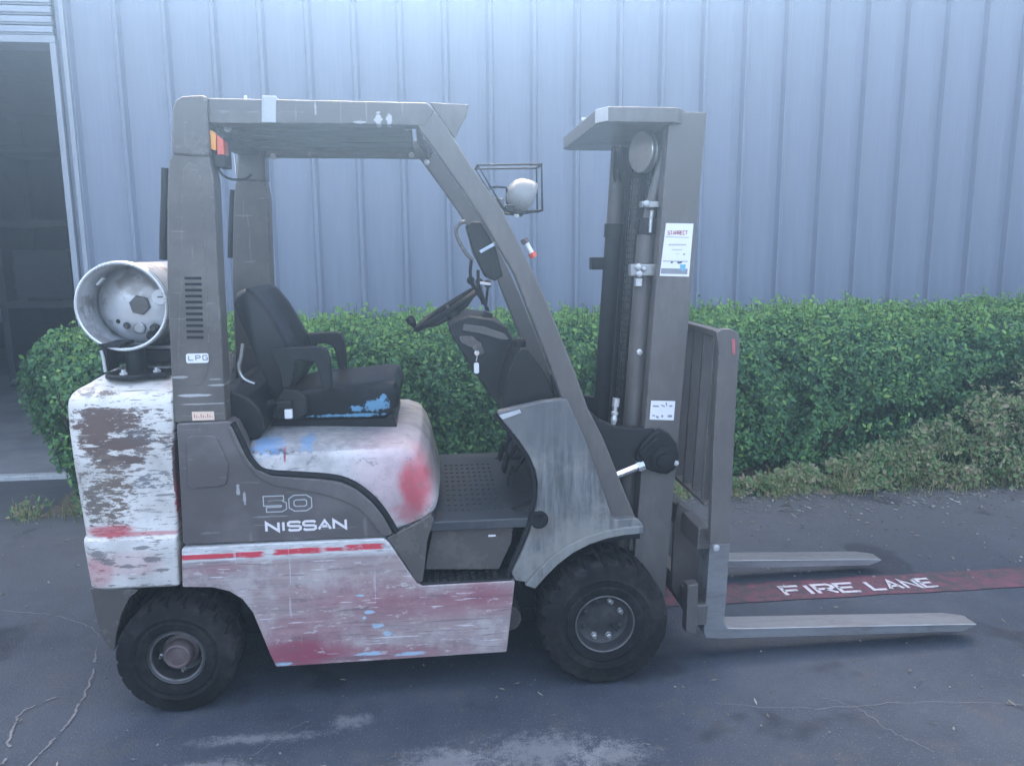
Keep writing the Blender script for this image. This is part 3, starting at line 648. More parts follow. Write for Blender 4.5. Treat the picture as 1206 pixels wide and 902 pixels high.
wp = np.array(wp); wn_ = unit(np.array(wn_)); k = len(wp); Ln = rng.uniform(.012, .030, k) * rng.choice([.8, 1, 1.6], k)
tag(leaves_obj('weeds', wp, wn_, Ln, Ln * rng.uniform(.3, .7, k), 'weed'), kind='stuff')
g = G()
for _ in range(3600):
    x = random.uniform(1.2, 6.2) if random.random() < .8 else random.uniform(-2.6, 1.2); hm = max(.05, mound(x)); t = random.random()
    if mn.noise((x * 2.6, 1, 8)) < -.12 and random.random() < .8: continue
    y = 4.86 - .02 * x + .12 * mn.noise((x * 1.7, 4, 4)) - random.triangular(-.02, .30, .06) + .05 * mn.noise((x * 3, 0, 2)); z = 0 if random.random() < .5 else t * hm * .85; h = random.uniform(.03, .14); a = random.uniform(0, 6.28); dx, dy = math.cos(a), math.sin(a); l = random.uniform(.2, .9) * h; w_ = random.uniform(.0012, .003)
    g.add([(x - dy * w_, y + dx * w_, z), (x + dy * w_, y - dx * w_, z), (x + dx * l * .4 + dy * w_ * .7, y + dy * l * .4 - dx * w_ * .7, z + h * .65), (x + dx * l, y + dy * l, z + h * .9), (x + dx * l * .4 - dy * w_ * .7, y + dy * l * .4 + dx * w_ * .7, z + h * .65)], [(0, 1, 2, 4), (4, 2, 3)])
tag(g.obj('verge_grass', 'grass', smooth=0), kind='stuff')

# litter: pebbles, dry leaves and twigs scattered on the asphalt
g = G()
def pebble(x, y, r):
    k = 6; rr = [r * random.uniform(.6, 1.2) for _ in range(k)]
    g.add([(x + rr[i] * math.cos(i * 6.283 / k), y + rr[i] * math.sin(i * 6.283 / k), .003) for i in range(k)] + [(x + .5 * rr[i] * math.cos(i * 6.283 / k), y + .5 * rr[i] * math.sin(i * 6.283 / k), .003 + r * .7) for i in range(k)],
          [(i, (i + 1) % k, k + (i + 1) % k, k + i) for i in range(k)] + [tuple(range(k, 2 * k))])
def chip(x, y, l, w_):
    a = random.uniform(0, 6.28); c, s_ = math.cos(a), math.sin(a); q = [(-l, 0), (-l * .3, -w_), (l * .6, -w_ * .8), (l, 0), (l * .5, w_), (-l * .4, w_ * .9)]
    zz = [.005, .010, .007, .012, .008, .006]; g.add([(x + u * c - v * s_, y + u * s_ + v * c, zz[i]) for i, (u, v) in enumerate(q)], [(0, 1, 2, 3), (0, 3, 4, 5)])
for _ in range(420): pebble(random.uniform(-2.8, 3.6), random.uniform(1.95, 4.8), random.uniform(.0018, .0055))
for _ in range(260): pebble(random.uniform(1.0, 4.2), random.uniform(3.3, 4.85), random.uniform(.003, .009))
for _ in range(1500):
    x = random.uniform(.9, 4.8); chip(x, 4.86 - .02 * x + .1 * mn.noise((x * 1.7, 4, 4)) - random.expovariate(1 / .16), random.uniform(.005, .022), random.uniform(.002, .008))
for _ in range(330): chip(random.uniform(.9, 4.6), min(4.9, random.triangular(3.3, 4.95, 4.7)), random.uniform(.005, .018), random.uniform(.0015, .006))
for _ in range(70): chip(random.uniform(-1.6, 2.6), random.uniform(1.95, 3.1), random.uniform(.006, .02), random.uniform(.001, .004))
for _ in range(60): chip(random.uniform(-3, -1.2), random.uniform(3.4, 4.9), random.uniform(.006, .02), random.uniform(.002, .006))
tag(g.obj('litter', 'litter', smooth=0), kind='stuff')
# ================================================================== FORKLIFT
FX, FY = -.15, 3.12
F = empty('forklift', (FX, FY, 0))
tag(F, 'worn grey and faded red forklift parked side on with its forks lowered', 'forklift')

# ---- wheels
def wheel(name, c, r, wd, rim_r, front, flip=False):
    W = empty(name, c, F)
    if flip: W.rotation_euler = (0, 0, math.pi)
    hw = wd / 2; NLUG = 22 if front else 21; SEG = NLUG * 8
    prof = [(rim_r * .98, -hw + .03, 0), (rim_r, -hw + .006, 0), (rim_r + .012, -hw - .002, 0), (rim_r + .03, -hw - .004, 0), (rim_r + .036, -hw + .001, 0), (rim_r + (r - rim_r) * .48, -hw - .006, 0), (rim_r + (r - rim_r) * .56, -hw - .002, 0),
            (r * .93, -hw + .000, 0), (r * .965, -hw + .004, 1), (r * .99, -hw + .012, 1), (r, -hw + .024, 1), (r * 1.004, -.012, 1), (r * .965, -.006, 0), (r * .965, .006, 0), (r * 1.004, .012, 2), (r, hw - .024, 2), (r * .99, hw - .012, 2), (r * .965, hw - .004, 2), (r * .93, hw, 0), (rim_r + .03, hw, 0), (rim_r * .98, hw - .01, 0)]
    rings = []
    for rr, y, tg in prof:
        ring = []
        for k in range(SEG):
            a = 2 * math.pi * k / SEG; q = rr
            if tg:
                ph = ((k + (4 if tg == 2 else 0)) + (abs(y) / hw) * 5.0) % 8
                if ph < 1.6: q = rr - .014
            ring.append((q * math.cos(a), y, q * math.sin(a)))
        rings.append(ring)
    g = G(); g.loft(rings, False); g.obj('tyre', 'tyre', W, smooth=28)
    if front:
        g = G(); g.lathe((0, 0, 0), (0, -1, 0), [(rim_r * 1.02, -.06), (rim_r * 1.02, hw - .012), (rim_r * .985, hw - .004), (rim_r * .95, hw - .008), (rim_r * .93, hw - .02), (rim_r * .86, hw - .045), (rim_r * .60, hw - .058), (rim_r * .40, hw - .055), (.001, hw - .055)], 48); g.obj('rim', 'rim', W, smooth=32)
        g = G(); t = [((rim_r * .975) * math.cos(a), -hw + .003, (rim_r * .975) * math.sin(a)) for a in np.linspace(0, 2 * math.pi, 49)[:-1]]; g.tube(t, .0035, 6, True); g.obj('rim_lip', 'lip', W)
        for k in range(8):
            a = R(20 + k * 45); p = (rim_r * .66 * math.cos(a), -(hw - .056), rim_r * .66 * math.sin(a)); g = G()
            g.lathe(p, (0, -1, 0), [(.014, 0), (.014, .004), (.010, .005), (.010, .016), (.006, .018), (.006, .026), (.001, .027)], 6); g.obj('lug_nut', 'steel' if k in (1, 0, 6, 5) else 'rim', W, smooth=20)
        g = G(); g.cyl((.055, -(hw - .035), -.045), (.030, -(hw - .03), -.02), .005, 8); g.obj('valve', 'black_plastic', W)
    else:
        g = G(); g.lathe((0, 0, 0), (0, -1, 0), [(rim_r * 1.02, -.06), (rim_r * 1.02, hw - .012), (rim_r * .96, hw - .006), (rim_r * .90, hw - .012), (rim_r * .84, hw - .04), (rim_r * .80, hw - .075), (rim_r * .55, hw - .085), (.001, hw - .085)], 44); g.obj('rim', 'rim', W, smooth=32)
        g = G(); t = [((rim_r * .885) * math.cos(a), -hw + .016, (rim_r * .885) * math.sin(a)) for a in np.linspace(0, 2 * math.pi, 45)[:-1]]; g.tube(t, .006, 6, True); g.obj('rim_lip', 'lip', W)
        g = G(); g.lathe((0, 0, 0), (0, -1, 0), [(.062, hw - .086), (.062, hw - .06), (.05, hw - .055), (.05, hw - .025), (.044, hw - .014), (.038, hw - .012), (.034, hw - .016), (.001, hw - .016)], 28); g.obj('hub_cap', 'hub', W, smooth=32)
        for k in range(5):
            a = R(-90 + k * 72); g = G(); g.lathe((.078 * math.cos(a), -(hw - .082), .078 * math.sin(a)), (0, -1, 0), [(.010, 0), (.010, .012), (.006, .014), (.006, .024), (.001, .025)], 6); g.obj('lug_nut', 'steel' if k in (0, 1, 4) else 'rim', W, smooth=20)
    return W
wheel('front_wheel', (.768, -.415, .242), .242, .215, .112, True); wheel('front_wheel', (.768, .415, .242), .242, .215, .112, True, True)
wheel('rear_wheel', (-.762, -.425, .206), .206, .19, .102, False); wheel('rear_wheel', (-.762, .425, .206), .206, .19, .102, False, True)

# ---- chassis (dark steel seen in the wheel arches and under the floor, lowered to block light)
g = G(); g.box(-.42, .42, -.405, .405, .11, .40); g.box(.421, 1.0, -.26, .26, .13, .199); g.box(-1.0, -.421, -.28, .28, .16, .299); g.box(-.95, -.42, -.30, .30, .40, .60); g.box(.42, .92, -.27, .27, .20, .60); g.box(-.56, -.40, -.40, .40, .30, .60); g.obj('chassis', 'dark_metal', F, .01)
g = G(); g.cyl((-.757, -.34, .227), (-.757, .34, .227), .05, 14); g.box(-.82, -.69, -.28, .28, .17, .30); g.obj('rear_axle', 'dark_metal', F, .008)
g = G(); g.cyl((.766, -.32, .277), (.766, .32, .277), .09, 18); g.obj('front_axle', 'dark_metal', F)
g = G(); pts = [(0.462, 0.364), (0.552, 0.467), (0.681, 0.521), (0.876, 0.538), (0.916, 0.536), (0.914, 0.594), (0.463, 0.532)]; g.prism(pts, -.445, -.28); g.obj('wheel_arch', 'dark_metal', F, .004); g.mir().obj('wheel_arch', 'dark_metal', F, .004)
g = G(); g.lathe((.42, -.39, .22), (0, 1, 0), [(.001, 0), (.05, 0), (.055, .01), (.055, .2), (.001, .2)], 18); g.obj('drain_tank', 'grey_paint', F)

# ---- counterweight
def rring(xr, xf, hw, z, rc=.055, rf=.012):
    pts = []
    for cx, cy, r, a0 in ((xf - rf, hw - rf, rf, 0), (xr + rc, hw - rc, rc, 90), (xr + rc, -hw + rc, rc, 180), (xf - rf, -hw + rf, rf, 270)):
        for k in range(7): a = R(a0 + k * 15); pts.append((cx + r * math.cos(a), cy + r * math.sin(a), z))
    return pts
prof = [(.462, -1.040, -.742, .486), (.470, -1.046, -.738, .494), (.52, -1.048, -.738, .498), (.60, -1.052, -.736, .501), (.630, -1.053, -.735, .502), (.640, -1.052, -.734, .500), (.648, -1.049, -.732, .488), (.66, -1.050, -.731, .486), (.76, -1.056, -.728, .486), (.90, -1.064, -.724, .486), (1.03, -1.068, -.719, .485), (1.10, -1.067, -.716, .483),
        (1.122, -1.064, -.714, .478), (1.140, -1.056, -.713, .464), (1.151, -1.046, -.712, .445), (1.157, -1.036, -.712, .42), (1.178, -1.010, -.712, .34), (1.197, -.985, -.712, .24), (1.205, -.955, -.712, .15)]
g = G(); g.loft([rring(xr, xf, hw, z) for z, xr, xf, hw in prof]); CW = g.obj('counterweight', 'weight', F, 0, 40, label='chipped white counterweight with brown bare patches')
g = G(); pts = rnd([(-1.04, 0.467), (-1.034, 0.375), (-1.022, 0.295), (-0.996, 0.233), (-0.979, 0.231), (-0.968, 0.292), (-0.945, 0.364), (-0.914, 0.422), (-0.875, 0.451)], .012); g.prism(pts, -.478, .478); g.obj('rear_bumper', 'grey_paint', F, .008)
g = G(); g.box(-1.0, -.6, -.30, .30, .38, .461); g.obj('tow_beam', 'dark_metal', F, .006)

# ---- grey engine side panels, hood, lower body
panel = [(-0.706, 1.039), (-0.535, 1.042), (-0.517, 1.03), (-0.497, 0.982), (-0.479, 0.922), (-0.456, 0.879), (-0.407, 0.854), (-0.316, 0.842), (-0.236, 0.833), (-0.171, 0.82), (-0.117, 0.79), (-0.066, 0.742), (-0.027, 0.687), (0.006, 0.614), (-0.03, 0.606), (-0.717, 0.611)]
pr = rnd(panel, .012)
for s in (1, -1):
    g = G(); g.prism(pr, -.488, -.40)
    if s < 0: g = g.mir()
    sp = g.obj('side_panel', 'panel_paint', F, .006)
    # raised upper lip along the hood line
    g = G(); g.prism(rnd([(-0.525, 1.024), (-0.499, 0.953), (-0.48, 0.907), (-0.456, 0.873), (-0.407, 0.848), (-0.317, 0.835), (-0.237, 0.826), (-0.171, 0.811), (-0.117, 0.781), (-0.066, 0.733), (-0.027, 0.678), (0.003, 0.617), (-0.03, 0.609), (-0.055, 0.639), (-0.08, 0.68), (-0.117, 0.719), (-0.162, 0.746), (-0.234, 0.774), (-0.319, 0.794), (-0.398, 0.811), (-0.45, 0.843), (-0.489, 0.896), (-0.518, 0.965), (-0.537, 1.019)], .008), -.4945, -.4795)
    if s < 0: g = g.mir()
    g.obj('panel_lip', 'panel_paint', sp, .0035)
    g = G(); g.prism(rnd([(-0.674, 0.997), (-0.58, 0.994), (-0.545, 0.892), (-0.556, 0.82), (-0.685, 0.81)], .02), -.4945, -.4800)
    if s < 0: g = g.mir()
    g.obj('panel_recess_pad', 'panel_paint', sp, .003)
    # rubber seal between panel and hood
    trim = spline([(x, -.478 * s, z) for x, z in [(-0.527, 1.035), (-0.507, 0.987), (-0.488, 0.935), (-0.465, 0.889), (-0.425, 0.857), (-0.319, 0.844), (-0.236, 0.835), (-0.17, 0.822), (-0.116, 0.793), (-0.064, 0.745), (-0.025, 0.69), (0.014, 0.615)]], 3)
    g = G(); g.tube(trim, .0125, 8); g.obj('rubber_seal', 'rubber_trim', F)

def hoodring(y, dz, dxf, dxr):
    base = [(-0.488, 0.878), (-0.503, 0.906), (-0.484, 0.933), (-0.444, 0.937), (-0.26, 0.931), (-0.048, 0.921), (0.044, 0.917), (0.097, 0.897), (0.129, 0.849), (0.151, 0.779), (0.165, 0.722), (0.158, 0.69), (0.139, 0.666), (0.054, 0.635), (0.011, 0.617), (-0.064, 0.7), (-0.181, 0.752)]
    out = []
    for x, z in rnd(base, .03, 5):
        k = max(-1, min(1, (x + .10) / .12)) if x > -.1 else -max(0, min(1, (-.30 - x) / .1))
        out.append((x - (dxf * max(0, k) + dxr * min(0, k)), y, z - dz * max(0, min(1, (z - .80) / .06))))
    return out
rings = [hoodring(y, dz, dx, dx) for y, dz, dx in ((-.474, .030, .034), (-.468, .012, .022), (-.455, -.004, .010), (-.43, -.012, .002), (-.38, -.020, -.004), (-.2, -.030, -.012), (0, -.032, -.016), (.2, -.030, -.012), (.38, -.020, 0), (.43, -.004, .012), (.455, .014, .026), (.468, .03, .04), (.474, .05, .06))]
g = G(); g.loft(rings); g.obj('engine_hood', 'hood', F, 0, 50, label='pale hood under the seat with a red faded front corner')
skirt = [(-0.72, 0.601), (-0.473, 0.604), (-0.03, 0.603), (-0.012, 0.586), (0.013, 0.544), (0.05, 0.481), (0.082, 0.428), (0.1, 0.42), (0.437, 0.421), (0.431, 0.369), (0.404, 0.142), (-0.428, 0.139), (-0.446, 0.187), (-0.47, 0.266), (-0.497, 0.352), (-0.529, 0.404), (-0.57, 0.435), (-0.626, 0.453), (-0.728, 0.46)]
for s in (1, -1):
    g = G(); g.prism(rnd(skirt, .008), -.498, -.41)
    if s < 0: g = g.mir()
    g.obj('lower_body_panel', 'skirt', F, .005, label='pink faded red lower panel with a red stripe')
# lettering on the near panel
tz = lambda xx, z, t: (xx, -.4885 - t, z)
a = [(-0.438, 0.644), (-0.156, 0.64), (-0.436, 0.684), (-0.437, 0.715), (-0.29, 0.708), (-0.434, 0.77)]
g = G(); w_ = (a[1][0] - a[0][0])
cw = (w_ - .010 - 5 * .0105) / 5.3
word(g, 'NISSAN', a[0][0] + .005, a[0][1] + .003, cw, .0305, .0105, .0085, tz)
g.obj('lettering', 'lettering', F, smooth=0)
def outline(g, pts, wd, lw, closed=False):
    P_ = [Vector(p) for p in pts]; L = []; Rr = []; n = len(P_)
    for i in range(n):
        a = (P_[i] - P_[i - 1]) if (i or closed) else (P_[1] - P_[0]); b = (P_[(i + 1) % n] - P_[i]) if (i < n - 1 or closed) else a
        a = a.normalized(); b = b.normalized(); na = Vector((-a.y, a.x)); nb = Vector((-b.y, b.x)); m = (na + nb).normalized(); k = min(1 / max(.4, m.dot(na)), 2) * wd / 2
        L.append(tuple(P_[i] + m * k)); Rr.append(tuple(P_[i] - m * k))
    if closed: stroke(g, L + [L[0]], lw, tz); stroke(g, Rr + [Rr[0]], lw, tz)
    else: stroke(g, L + Rr[::-1] + [L[0]], lw, tz)
g = G(); X5, Z5 = a[3][0] + .008, a[3][1] + .010
s5 = lambda pts, ox, sx, sz: [(ox + x * sx, Z5 + z * sz) for x, z in pts]
outline(g, s5(ST['5'][0], X5, .060, .040), .017, .0032); outline(g, s5(ST['0'][0][:-1], X5 + .086, .060, .040), .017, .0032, True)
g.obj('number_outline', 'lettering_line', F, smooth=0)

# ---- floor and step
g = G(); g.box(.02, .62, -.47, .47, .610, .648); g.obj('floor_plate', 'floor_mat', F, .006)
for i in range(9):
    g = G()
    for j in range(11): g.box(.20 + i * .024, .212 + i * .024, -.36 + j * .062, -.325 + j * .062, .6485, .6515)
    g.obj('tread_strip', 'floor_mat', F, smooth=0)['kind'] = 'stuff'
for s in (1, -1):
    g = G(); pts = [(0.151, 0.649), (0.441, 0.639), (0.431, 0.545), (0.383, 0.442), (0.109, 0.456)]; g.prism(rnd(pts, .006), -.44, -.36)
    if s < 0: g = g.mir()
    g.obj('step_riser', 'grey_paint', F, .004)
    g = G(); g.prism(rnd([(-0.021, 0.604), (0.006, 0.617), (0.073, 0.647), (0.139, 0.683), (0.148, 0.664), (0.122, 0.58), (0.11, 0.478), (0.1, 0.427), (0.079, 0.434), (0.022, 0.537)], .006), -.490, -.36)
    if s < 0: g = g.mir()
    g.obj('step_side', 'grey_paint', F, .004)
    g = G(); g.box(.095, .425, -.494, -.36, .405, .428)
    if s < 0: g = g.mir()
    st = g.obj('step_tread', 'black_plastic', F, .004)
    for i in range(10):
        g = G(); x = .118 + i * .027
        for j in range(4): g.box(x, x + .014, -.488 + j * .03, -.470 + j * .03, .4283, .434)
        if s < 0: g = g.mir()
        g.obj('grip_rib', 'black_plastic', st, smooth=0)['kind'] = 'stuff'
g = G(); g.box(.345, .372, -.4426, -.4402, .572, .579); g.obj('step_mark', 'label_white', F, smooth=0)

# ---- front cowl / fender
cowl = [(0.373, 1.048), (0.456, 1.066), (0.54, 1.082), (0.625, 1.089), (0.693, 0.933), (0.744, 0.787), (0.796, 0.637), (0.879, 0.64), (0.908, 0.616), (0.908, 0.6), (0.838, 0.6), (0.766, 0.59), (0.697, 0.574), (0.628, 0.545), (0.565, 0.499), (0.515, 0.45), (0.484, 0.412), (0.437, 0.421), (0.425, 0.448), (0.45, 0.499), (0.491, 0.594), (0.506, 0.651), (0.519, 0.72), (0.522, 0.777), (0.513, 0.831), (0.492, 0.884), (0.456, 0.941), (0.42, 0.988)]
for s in (1, -1):
    g = G(); g.prism(rnd(cowl, .010), -.500, -.455)
    if s < 0: g = g.mir()
    cw_ = g.obj('front_fender', 'cowl', F, .008, seg=3)
    lip = [(0.908, 0.613), (0.838, 0.61), (0.765, 0.6), (0.696, 0.581), (0.628, 0.551), (0.565, 0.506), (0.515, 0.456), (0.472, 0.406)]; lo = [(0.908, 0.583), (0.839, 0.58), (0.772, 0.57), (0.709, 0.551), (0.647, 0.521), (0.59, 0.478), (0.547, 0.435), (0.509, 0.391)]
    g = G(); g.prism(lip + lo[::-1], -.512, -.47)
    if s < 0: g = g.mir()
    g.obj('fender_lip', 'cowl', cw_, .004)
    ed = [(0.38, 1.04), (0.422, 0.99), (0.458, 0.942), (0.494, 0.885), (0.516, 0.828), (0.525, 0.771), (0.522, 0.713), (0.509, 0.643), (0.484, 0.573), (0.446, 0.487), (0.424, 0.426)]
    g = G(); g.tube(spline([(x - .008, -.468 * s, z) for x, z in ed], 3), .013, 8); g.obj('edge_trim', 'black_plastic', cw_)
    c = [(0.525, 0.65)][0]; g = G(); g.lathe((c[0], -.5005, c[1]), (0, -1, 0), [(.034, -.004), (.033, .002), (.024, .0035), (.019, .002), (.001, .0012)], 24)
    if s < 0: g = g.mir()
    g.obj('rubber_grommet', 'rubber_trim', cw_)
    g = G(); q = [(0.384, 1.038), (0.456, 1.057), (0.462, 1.045), (0.396, 1.023)]; g.prism(q, -.5035, -.49)
    if s < 0: g = g.mir()
    g.obj('cowl_sticker', 'lettering_line', cw_, .001)
g = G(); pts = [(0.417, 0.99), (0.611, 1.053), (0.706, 0.854), (0.789, 0.623), (0.575, 0.583), (0.549, 0.699), (0.549, 0.796), (0.503, 0.893)]; g.prism(pts, -.453, .453); g.obj('firewall', 'dark_metal', F, .006)
# lower dashboard skirt
g = G(); pts = rnd([(0.4, 1.032), (0.41, 1.101), (0.426, 1.175), (0.451, 1.236), (0.472, 1.263), (0.497, 1.254), (0.537, 1.203), (0.574, 1.14), (0.596, 1.071), (0.555, 1.059), (0.468, 1.043)], .012); g.prism(pts, -.42, .42); g.obj('cowl_top', 'vinyl', F, .012, seg=3)
g = G(); g.lathe((0.474, -0.36, 1.271), (0, 0, 1), [(.022, -.01), (.022, .012), (.016, .02), (.001, .021)], 14); g.obj('reservoir_cap', 'rubber_trim', F)
dash = rnd([(0.221, 1.325), (0.244, 1.347), (0.298, 1.363), (0.389, 1.348), (0.444, 1.315), (0.467, 1.269), (0.453, 1.17), (0.425, 1.037), (0.402, 1.018), (0.36, 1.079), (0.308, 1.16), (0.261, 1.24), (0.226, 1.299)], .012)
g = G(); g.prism(dash, -.21, .21); D_ = g.obj('dashboard', 'black_plastic', F, .012, seg=3)
g = G(); g.prism(rnd([(0.278, 1.333), (0.355, 1.322), (0.432, 1.294), (0.451, 1.271), (0.419, 1.272), (0.341, 1.296), (0.274, 1.31)], .004), -.222, -.16); g.obj('dash_ledge', 'mast_paint', D_, .003)
g = G(); g.prism(rnd([(0.258, 1.288), (0.309, 1.287), (0.341, 1.26), (0.357, 1.221), (0.334, 1.208), (0.308, 1.242), (0.267, 1.262)], .006), -.2165, -.17); g.obj('dash_recess_rim', 'grey_paint', D_, .003)
g = G(); g.prism(rnd([(0.333, 1.334), (0.371, 1.373), (0.397, 1.363), (0.387, 1.333)], .004), -.14, -.04); g.obj('instrument_pod', 'dark_metal', D_, .004)
# pedals
for y in (-.25, -.05, .14):
    p = (0.47, 0.0, 0.669); g = G(); g.obox((p[0] - .02, y, .74), (.010, 0, .035), (0, .035, 0), (.006, 0, -.002)); g.tube([(p[0] - .015, y, .75), (p[0] + .05, y, .84), (.55, y, .9)], .009, 8); g.obj('pedal', 'rubber_trim', F, .002)
# steering column and wheel
sc = Vector((.225, 0, 1.378)); ax = Vector((-.53, 0, .848)).normalized()
g = G(); g.tube([tuple(sc - ax * .03), tuple(sc - ax * .16), (.34, 0, 1.20)], [.028, .034, .06], 14); g.obj('steering_column', 'black_plastic', F)
SW = empty('steering_wheel', tuple(sc), F); u_ = Vector((.848, 0, .53)).normalized(); v_ = Vector((0, 1, 0))
g = G(); g.tube([tuple(u_ * .152 * math.cos(a) + v_ * .152 * math.sin(a)) for a in np.linspace(0, 2 * math.pi, 41)[:-1]], .0125, 10, True); g.obj('steering_rim', 'rubber_trim', SW)
for k in range(3):
    a = R(90 + 120 * k); g = G(); d = u_ * math.cos(a) + v_ * math.sin(a); g.tube([tuple(d * .145), tuple(d * .08 - ax * .025), tuple(-ax * .03)], [.008, .010, .014], 8); g.obj('spoke', 'black_plastic', SW)
g = G(); g.lathe(tuple(-ax * .045), tuple(ax), [(.03, 0), (.036, .01), (.034, .03), (.001, .034)], 18); g.obj('horn_button', 'black_plastic', SW)
q = u_ * -.152; g = G(); g.lathe(tuple(q + ax * .01), tuple(ax), [(.008, 0), (.012, .01), (.018, .02), (.018, .045), (.001, .05)], 14); g.obj('spinner_knob', 'rubber_trim', SW)
for k, (y, top) in enumerate(((.20, (.33, 1.47)), (.25, (.37, 1.46)), (.30, (.41, 1.45)))):
    L_ = empty('control_lever', (0, 0, 0), F); g = G(); g.tube([(.43, y, 1.27), (.40, y, 1.36), (top[0], y, top[1])], .006, 8); g.obj('lever_rod', 'dark_metal', L_)
    g = G(); g.ball((top[0], y, top[1] + .012), .018); g.obj('knob', 'rubber_trim', L_)

# ---- seat
ST_ = empty('seat', (0, 0, 0), F)
g = G(); cush = rnd([(-0.432, 0.985), (-0.422, 1.043), (-0.389, 1.087), (-0.314, 1.107), (-0.127, 1.115), (-0.026, 1.126), (0.015, 1.121), (0.036, 1.082), (0.024, 1.023), (-0.021, 0.985)], .02)
def seatring(src, y, k, cx, cz): return [(cx + (x - cx) * k, y, cz + (z - cz) * k) for x, z in src]
ccx, ccz = -.2, 1.05
g.loft([seatring(cush, y, k, ccx, ccz) for y, k in ((-.245, .90), (-.238, .96), (-.22, .995), (-.18, 1.0), (-.12, .97), (.12, .97), (.18, 1.0), (.22, .995), (.238, .96), (.245, .90))]); g.obj('seat_cushion', 'seat', ST_, 0, 55)
back = rnd([(-0.556, 1.428), (-0.545, 1.462), (-0.511, 1.48), (-0.482, 1.461), (-0.441, 1.405), (-0.405, 1.34), (-0.373, 1.273), (-0.361, 1.21), (-0.359, 1.124), (-0.403, 1.049), (-0.433, 1.069), (-0.467, 1.165), (-0.501, 1.26), (-0.534, 1.354)], .018)
g = G(); cx, cz = -.44, 1.25
mid = [(x - max(0, (x - (-.50 + (1.45 - z) * .38))) * .55, z) for x, z in back]
g.loft([seatring(back, y, k, cx, cz) for y, k in ((-.25, .90), (-.243, .96), (-.22, 1.0), (-.165, 1.0))] + [seatring(mid, y, 1.0, cx, cz) for y in (-.13, 0, .13)] + [seatring(back, y, k, cx, cz) for y, k in ((.165, 1.0), (.22, 1.0), (.243, .96), (.25, .90))])
g.obj('backrest', 'vinyl', ST_, 0, 55)
for s in (1, -1):
    g = G(); g.prism(rnd([(-0.422, 1.259), (-0.253, 1.265), (-0.229, 1.255), (-0.218, 1.227), (-0.215, 1.164), (-0.214, 1.113), (-0.248, 1.101), (-0.254, 1.165), (-0.268, 1.209), (-0.304, 1.219), (-0.34, 1.217), (-0.349, 1.161), (-0.361, 1.117), (-0.388, 1.121), (-0.397, 1.181), (-0.418, 1.231)], .008), -.290, -.235)
    if s < 0: g = g.mir()
    g.obj('armrest', 'black_plastic', ST_, .008)
g = G(); g.prism(rnd([(-0.435, 1.006), (-0.412, 1.076), (-0.385, 1.117), (-0.337, 1.1), (-0.308, 1.08), (-0.311, 1.016), (-0.349, 0.991)], .008), -.275, -.236); g.obj('hinge_cover', 'black_plastic', ST_, .006)
g = G(); g.prism(rnd([(-0.477, 0.916), (-0.461, 0.975), (-0.417, 0.986), (-0.023, 0.981), (0.012, 0.973), (0.018, 0.933), (-0.073, 0.916)], .008), -.232, .232); g.obj('seat_plinth', 'vinyl', ST_, .006)
g = G(); g.prism([(-0.459, 0.964), (-0.451, 1.003), (-0.373, 0.987), (-0.024, 0.983), (-0.0, 1.003), (0.011, 0.962), (-0.073, 0.945), (-0.36, 0.941)], -.22, .22); g.obj('seat_pan', 'dark_metal', ST_, .004)
for dx, dz, sx, sz, mt in ((-.385, 1.055, .026, .014, 'black_plastic'), (-.372, 1.022, .014, .018, 'label_white')):
    g = G(); g.box(dx - sx, dx + sx, -.300, -.279, dz - sz, dz + sz); g.obj('belt_buckle', mt, ST_, .004)
g = G(); g.tube([(-.50, -.26, 1.02), (-.44, -.275, 1.06), (-.40, -.285, 1.065)], [.014, .012, .012], 6); g.obj('seat_belt', 'rubber_trim', ST_)
g = G(); g.tube(spline([(-0.539, -0.2, 1.272), (-0.548, -0.2, 1.225), (-0.56, -0.2, 1.18), (-0.544, -0.2, 1.141), (-0.506, -0.2, 1.121)], 4), .008, 8); g.obj('belt_retractor', 'steel', ST_)
g = G(); g.prism(rnd([(-0.604, 1.124), (-0.551, 1.135), (-0.488, 1.108), (-0.447, 1.061), (-0.433, 0.989), (-0.46, 0.957), (-0.529, 0.946), (-0.578, 0.961), (-0.606, 1.001)], .012), -.40, .40); g.obj('rear_hood_cover', 'vinyl', F, .01)

